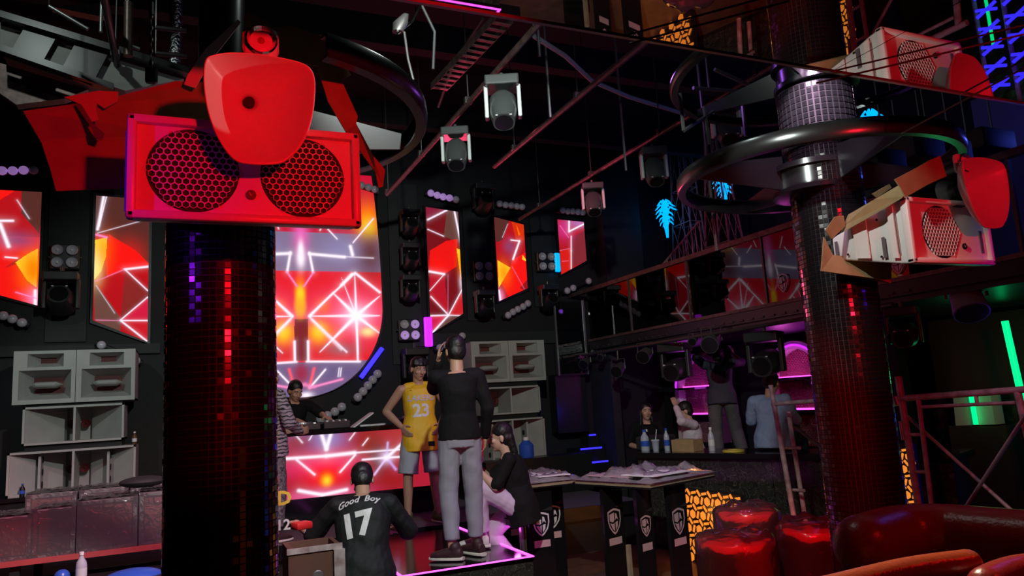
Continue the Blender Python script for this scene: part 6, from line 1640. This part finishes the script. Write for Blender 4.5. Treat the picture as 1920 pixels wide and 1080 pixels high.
# ---- B: man in black shirt seen from behind
pB0 = at(872, 1046, z=.5)
B = person('man in black long sleeves and grey trousers seen from behind on the podium', pB0, -12,
    dict(el=(-.16, .27, 1.32), wl=(-.125, .15, 1.53), dl=(.12, -.05, 1), nl=(.8, -.2, 0), cl=.3, sr=(.165, -.01, 1.40), sl=(-.165, -.01, 1.40), er=(.235, -.02, 1.14), wr=(.225, .10, .91), dr=(-.05, .45, -1), nr=(-1, .1, 0), cr=.6, pr=(.08, 0, .92), pl=(-.08, 0, .92),
         neck=(0, -.03, 1.45), head=(0.0, .02, 1.60), hy=12, hp=-8, ar=(.10, .06, .09), kr=(.10, .05, .5), al=(-.10, -.05, .09), kl=(-.10, .02, .5), tl=(-.9, .45, 0), tr=(-.5, .8, 0)),
    top=dict(mat='cloth_black', hem=.03, w=.92, sleeve=.97, wr=.006), bottom=dict(mat='cloth_grey', len=.93, r=.104, rb=.058, wr=.006), shoes=dict(mat='shoe_dark', lace='shoe_dark'), hair='short', h=1.02)
wr_ = B['G']['wr']
ph = thing('phone', 'red phone in the hand of the man in black', 'phone', wr_ + V(0, .05, -.1))
MB().bbox(wr_ + V(-.02, .05, -.09), (.012, .075, .15), .004, R3('X', 20)).build('case', 'red_plastic', ph, True); MB().box(wr_ + V(-.028, .05, -.09), (.002, .066, .138), R3('X', 20)).build('display', 'black_gloss', ph)

# ---- C: woman sitting with one foot up on the podium
C0 = at(980, 1000, y=6.0); C0 = V(C0.x, C0.y, 0)
Cw = person('woman in black top and lilac trousers sitting with one foot on the podium', C0, 66,
    dict(pelvis=(0, 0, .83), neck=(0, .09, 1.26), head=(0, .145, 1.395), hy=0, hp=-4, sr=(.165, .08, 1.215), sl=(-.165, .08, 1.215), er=(.2, .26, 1.02), wr=(.08, .38, 1.18), dr=(-.1, .2, 1), nr=(-1, 0, 0), cr=.3,
         el=(-.20, .20, 1.0), wl=(-.10, .36, 1.15), dl=(.1, .2, 1), nl=(1, 0, 0), cl=.3, pl=(-.09, .02, .80), kl=(-.12, .36, 1.02), al=(-.10, .36, .595), tl=(0, 1, 0),
         pr=(.09, .02, .80), kr=(.12, .30, .58), ar=(.12, .08, .30), tr=(0, 1, -.4)),
    top=dict(mat='cloth_black', hem=.16, w=1.02, sleeve=.45, name='top'), bottom=dict(mat='cloth_lilac', len=.95, r=.10, rb=.085, wr=.010), shoes=dict(mat='shoe_white'), skin='skin_pale', hair='pony', h=1.0, female=True)
wl_ = Cw['G']['wl']; wd = (Cw['G']['wl'] - Cw['G']['el']).normalized()
MB().cyl(wl_ - wd * .05, wl_ - wd * .02, .034, n=16).build('wrist_band', 'white_plastic', Cw['root'], True)
sb = thing('low_stool', 'low black stool under the sitting woman', 'stool', C0)
MB().cyl(C0 + V(0, 0, .67), C0 + V(0, 0, .72), .15, n=24).build('seat', 'black_satin', sb); MB().cyl(C0, C0 + V(0, 0, .67), .03, n=10).build('stem', 'dark_steel', sb); MB().cyl(C0, C0 + V(0, 0, .03), .17, n=20).build('foot', 'dark_steel', sb)

# ---- D: kneeling man in black jersey number 17
D0 = at(678, 1000, y=5.35); D0 = V(D0.x, D0.y, 0)
D = person('kneeling man in black jersey number 17 seen from behind', D0, -18,
    dict(pelvis=(0, 0, .56), neck=(0, .17, 1.10), head=(-.015, .27, 1.185), hp=-42, hy=8, sr=(.19, .13, 1.03), sl=(-.19, .13, 1.03), er=(.31, .22, .82), wr=(.20, .45, .80), dr=(-.3, 1, -.1), nr=(0, 0, -1), cr=.5,
         el=(-.36, .20, .84), wl=(-.52, .40, .90), dl=(-.5, 1, .0), nl=(0, 0, -1), cl=.5, pr=(.10, 0, .54), kr=(.14, .16, .12), ar=(.12, -.28, .12), tr=(0, -.3, -1), pl=(-.10, 0, .54), kl=(-.14, .16, .12), al=(-.12, -.28, .12), tl=(0, -.3, -1)),
    top=dict(mat='cloth_jersey_black', hem=.30, w=1.22, sleeve=.55, name='jersey', wr=.008), bottom=dict(mat='cloth_black', len=.9, r=.10, rb=.07), hair='short', h=1.0)
f_, r_ = D['fr'], D['rgt']
tu, tv = r_ * .985 + D['up'] * .17, D['up'] * .985 - r_ * .17
print_on(D['shirt'], D['root'], '17', .225, frame_of(D, .58, -.03), tu, tv, f_, 'print_white', 'number', bold=.010)
print_on(D['shirt'], D['root'], 'Good  Boy', .066, frame_of(D, .90, -.03), tu, tv, f_, 'print_white', 'script_lettering', shear=.35, bold=.0015, arc=1.3)
for s in (-1, 1):
    G = D['G']; a = 'r' if s > 0 else 'l'; dd = (G['w' + a] - G['e' + a]).normalized(); e = G['e' + a] + dd * .02
    MB().cyl(e, e + dd * .008, .063, n=18).build('sleeve_stripe', 'print_white', D['root'], True)
kb = thing('tool_crate', 'open wooden crate with red edge before the kneeling man', 'crate', at(590, 1080, y=5.0))
zc_ = at(600, 1018, y=5.2).z
for (x0, x1, y0, y1) in ((.60, .93, 5.08, 5.11), (.60, .93, 5.37, 5.40), (.60, .63, 5.11, 5.37), (.90, .93, 5.11, 5.37)): MB().b(x0, x1, y0, y1, .1, zc_).build('side_board', 'crate_wood', kb)
MB().b(.59, .94, 5.07, 5.09, zc_ - .03, zc_ + .004).build('front_edge', 'scaffold_paint', kb); MB().b(.60, .93, 5.08, 5.4, .08, .11).build('bottom', 'wood_board', kb)
for x0 in (.88,): MB().b(x0, x0 + .07, 5.04, 5.07, 0, zc_ - .03).build('post', 'scaffold_paint', kb)
MB().lathe((.78, 5.075, zc_ - .18), [(.03, .0), (.036, -.006), (.03, -.012), (.012, -.012)], 18, 'Y').build('knob', 'grey_steel', kb, True)
MB().bbox(at(566, 985, y=5.4), (.12, .1, .05), .015, R3('Z', 20)).build('red_pouch', 'red_plastic', smooth=True, label='small red pouch left of the kneeling man', cat='pouch')

# ---- E: person in zebra-striped top half behind the pillar
E0 = at(524, 960, z=.5); E0 = V(.74, 7.75, .5)
person('person in zebra-striped top and camouflage trousers half behind the pillar', E0, -60,
    dict(er=(.27, .05, 1.12), wr=(.18, .25, 1.02), el=(-.27, .05, 1.12), wl=(-.18, .25, 1.02), dl=(.2, 1, .2), dr=(-.2, 1, .2)),
    top=dict(mat='cloth_zebra', hem=.14, w=1.12, sleeve=.95, wr=.010), bottom=dict(mat='cloth_camo', len=.93, r=.115, rb=.08), shoes=dict(mat='shoe_dark'), hair='short', h=1.0, voxel=.009)
# ---- F: crouching person in a printed black tee behind the pillar
F0 = V(.30, 5.25, 0)
Fp = person('crouching person in black tee with yellow print, mostly behind the pillar', F0, -75,
    dict(pelvis=(0, 0, .56), neck=(0, .10, 1.10), head=(0, .17, 1.24), sr=(.20, .09, 1.05), sl=(-.20, .09, 1.05), er=(.25, .10, .82), wr=(.2, .18, .66), el=(-.25, .10, .82), wl=(-.2, .18, .66), dr=(0, .2, -1), dl=(0, .2, -1), nr=(0, 0, -1), nl=(0, 0, -1),
         pr=(.10, 0, .54), kr=(.14, .16, .12), ar=(.12, -.28, .12), tr=(0, -.3, -1), pl=(-.10, 0, .54), kl=(-.14, .16, .12), al=(-.12, -.28, .12), tl=(0, -.3, -1)),
    top=dict(mat='cloth_black', hem=.14, w=1.1, sleeve=.4, wr=.008), bottom=dict(mat='cloth_black', len=.9, r=.10, rb=.07), hair='short', h=1.0, voxel=.009)
tc_ = at(533, 935, y=5.05)
vd = (tc_ - EYE).normalized(); ur = vd.cross(V(0, 0, 1)).normalized()
print_on(Fp['shirt'], Fp['root'], 'D', .12, tc_, ur, (0, 0, 1), vd, 'yellow_tape', 'yellow_print', bold=.004)
print_on(Fp['shirt'], Fp['root'], '12', .09, at(531, 985, y=5.05), ur, (0, 0, 1), vd, 'print_white', 'white_print', bold=.002)

# ---- G: DJ leaning over the decks
G0 = V(1.12, 9.32, .5)
person('DJ in black tee leaning over the decks', G0, 200,
    dict(neck=(-.02, .12, 1.36), head=(0.0, .19, 1.47), hp=-26, sr=(.18, .10, 1.31), sl=(-.20, .12, 1.31), el=(-.30, .26, 1.18), wl=(-.22, .48, 1.15), dl=(0, 1, -.2), nl=(0, 0, -1), er=(.26, .22, 1.12), wr=(.12, .46, 1.13), dr=(0, 1, -.2), nr=(0, 0, -1)),
    top=dict(mat='cloth_black', hem=.12, w=1.04, sleeve=.45), bottom=dict(mat='cloth_black', len=.95, r=.105, rb=.07), shoes=dict(mat='shoe_dark'), hair='short', h=1.0, voxel=.009)

# ---- bar people
SIT = dict(pr=(.10, .02, .94), kr=(.13, .42, .92), ar=(.13, .42, .50), tr=(0, 1, 0), pl=(-.10, .02, .94), kl=(-.13, .42, .92), al=(-.13, .42, .50), tl=(0, 1, 0))
def stool(c, z, label):
    c = V(c[0], c[1], 0); t = thing('bar_stool', label, 'stool', c, 'stools behind the bar')
    MB().cyl(c + V(0, 0, z - .05), c + V(0, 0, z), .17, n=20).build('seat', 'black_satin', t); MB().cyl(c, c + V(0, 0, z - .05), .025, n=10).build('stem', 'chrome', t); MB().cyl(c, c + V(0, 0, .02), .2, n=20).build('foot', 'chrome', t)
Hc = at(1213, 800, x=5.45)
H_ = person('woman in black low-cut top standing behind the left end of the bar', (Hc.x, Hc.y, 0), 152, dict(neck=(0, .0, 1.40), head=(0, .03, 1.545), hy=10, er=(.26, .05, 1.12), wr=(.12, .28, 1.08), el=(-.26, .05, 1.12), wl=(-.12, .28, 1.08), dr=(-.6, .7, 0), dl=(.6, .7, 0), nr=(0, 0, -1), nl=(0, 0, -1), sr=(.165, 0, 1.36), sl=(-.165, 0, 1.36)),
    top=dict(mat='cloth_black', hem=.1, sleeve=.5), bottom=dict(mat='cloth_black', len=.9, r=.095, rb=.06), shoes=dict(mat='shoe_dark'), skin='skin_pale', hair='long', h=.95, voxel=.009, female=True)
Ic = at(1298, 800, x=5.75)
person('woman in white blouse raising a hand to her black hair behind the bar', (Ic.x, Ic.y, 0), 60, dict(neck=(0, .02, 1.38), head=(0, .08, 1.51), hp=-18, el=(-.30, .16, 1.40), wl=(-.10, .20, 1.60), dl=(.6, .1, .8), nl=(.5, 0, -.6), er=(.24, .06, 1.12), wr=(.14, .26, 1.06), dr=(-.4, 1, 0), sr=(.165, 0, 1.34), sl=(-.165, 0, 1.34)),
    top=dict(mat='cloth_white', hem=.12, w=1.06, sleeve=.9, name='blouse', wr=.010), bottom=dict(mat='cloth_black', len=.8, r=.1, rb=.07), shoes=dict(mat='shoe_dark'), skin='skin_pale', hair='short', h=.96, voxel=.009, female=True)
Jc = at(1362, 830, x=6.1)
person('man in navy top and grey trousers reaching up under the balcony', (Jc.x, Jc.y, .72), -40, dict(neck=(0, .08, 1.38), head=(0, .15, 1.50), hp=12, el=(-.30, .26, 1.50), wl=(-.16, .40, 1.58), dl=(0, .4, 1), er=(.30, .2, 1.40), wr=(.2, .42, 1.52), dr=(0, .4, 1), kr=(.14, .16, .5), ar=(.22, .1, .09), kl=(-.12, .05, .5), cr=.6, cl=.6),
    top=dict(mat='cloth_navy', hem=.10, w=1.02, sleeve=.5), bottom=dict(mat='cloth_greytrouser', len=.85, r=.108, rb=.075), shoes=dict(mat='shoe_dark'), hair='short', h=.93, voxel=.009)
t = thing('work_bench', 'dark bench behind the bar carrying the reaching man', 'bench', (Jc.x, Jc.y, 0))
MB().b(Jc.x - .35, Jc.x + .35, Jc.y - .5, Jc.y + .5, .68, .72).build('top', 'black_satin', t)
for a in (-.3, .3):
    for b in (-.45, .45): MB().b(Jc.x + a - .03, Jc.x + a + .03, Jc.y + b - .03, Jc.y + b + .03, 0, .68).build('leg', 'black_satin', t)
Kc = at(1448, 800, x=5.62)
person('man in light blue shirt sitting on the bar with his back turned', (Kc.x, Kc.y, .22), -62, dict(SIT, neck=(0, .03, 1.38), head=(.01, .08, 1.51), hp=-20, er=(.23, .06, 1.12), wr=(.18, .28, 1.05), el=(-.24, .06, 1.12), wl=(-.18, .28, 1.05), dr=(0, 1, -.2), dl=(0, 1, -.2), sr=(.165, -.01, 1.33), sl=(-.165, -.01, 1.33)),
    top=dict(mat='cloth_blue', hem=.10, w=1.02, sleeve=.55, wr=.010), bottom=dict(mat='cloth_navy', len=.9, r=.1, rb=.07), shoes=dict(mat='shoe_dark'), hair='short', h=1.0, voxel=.009)
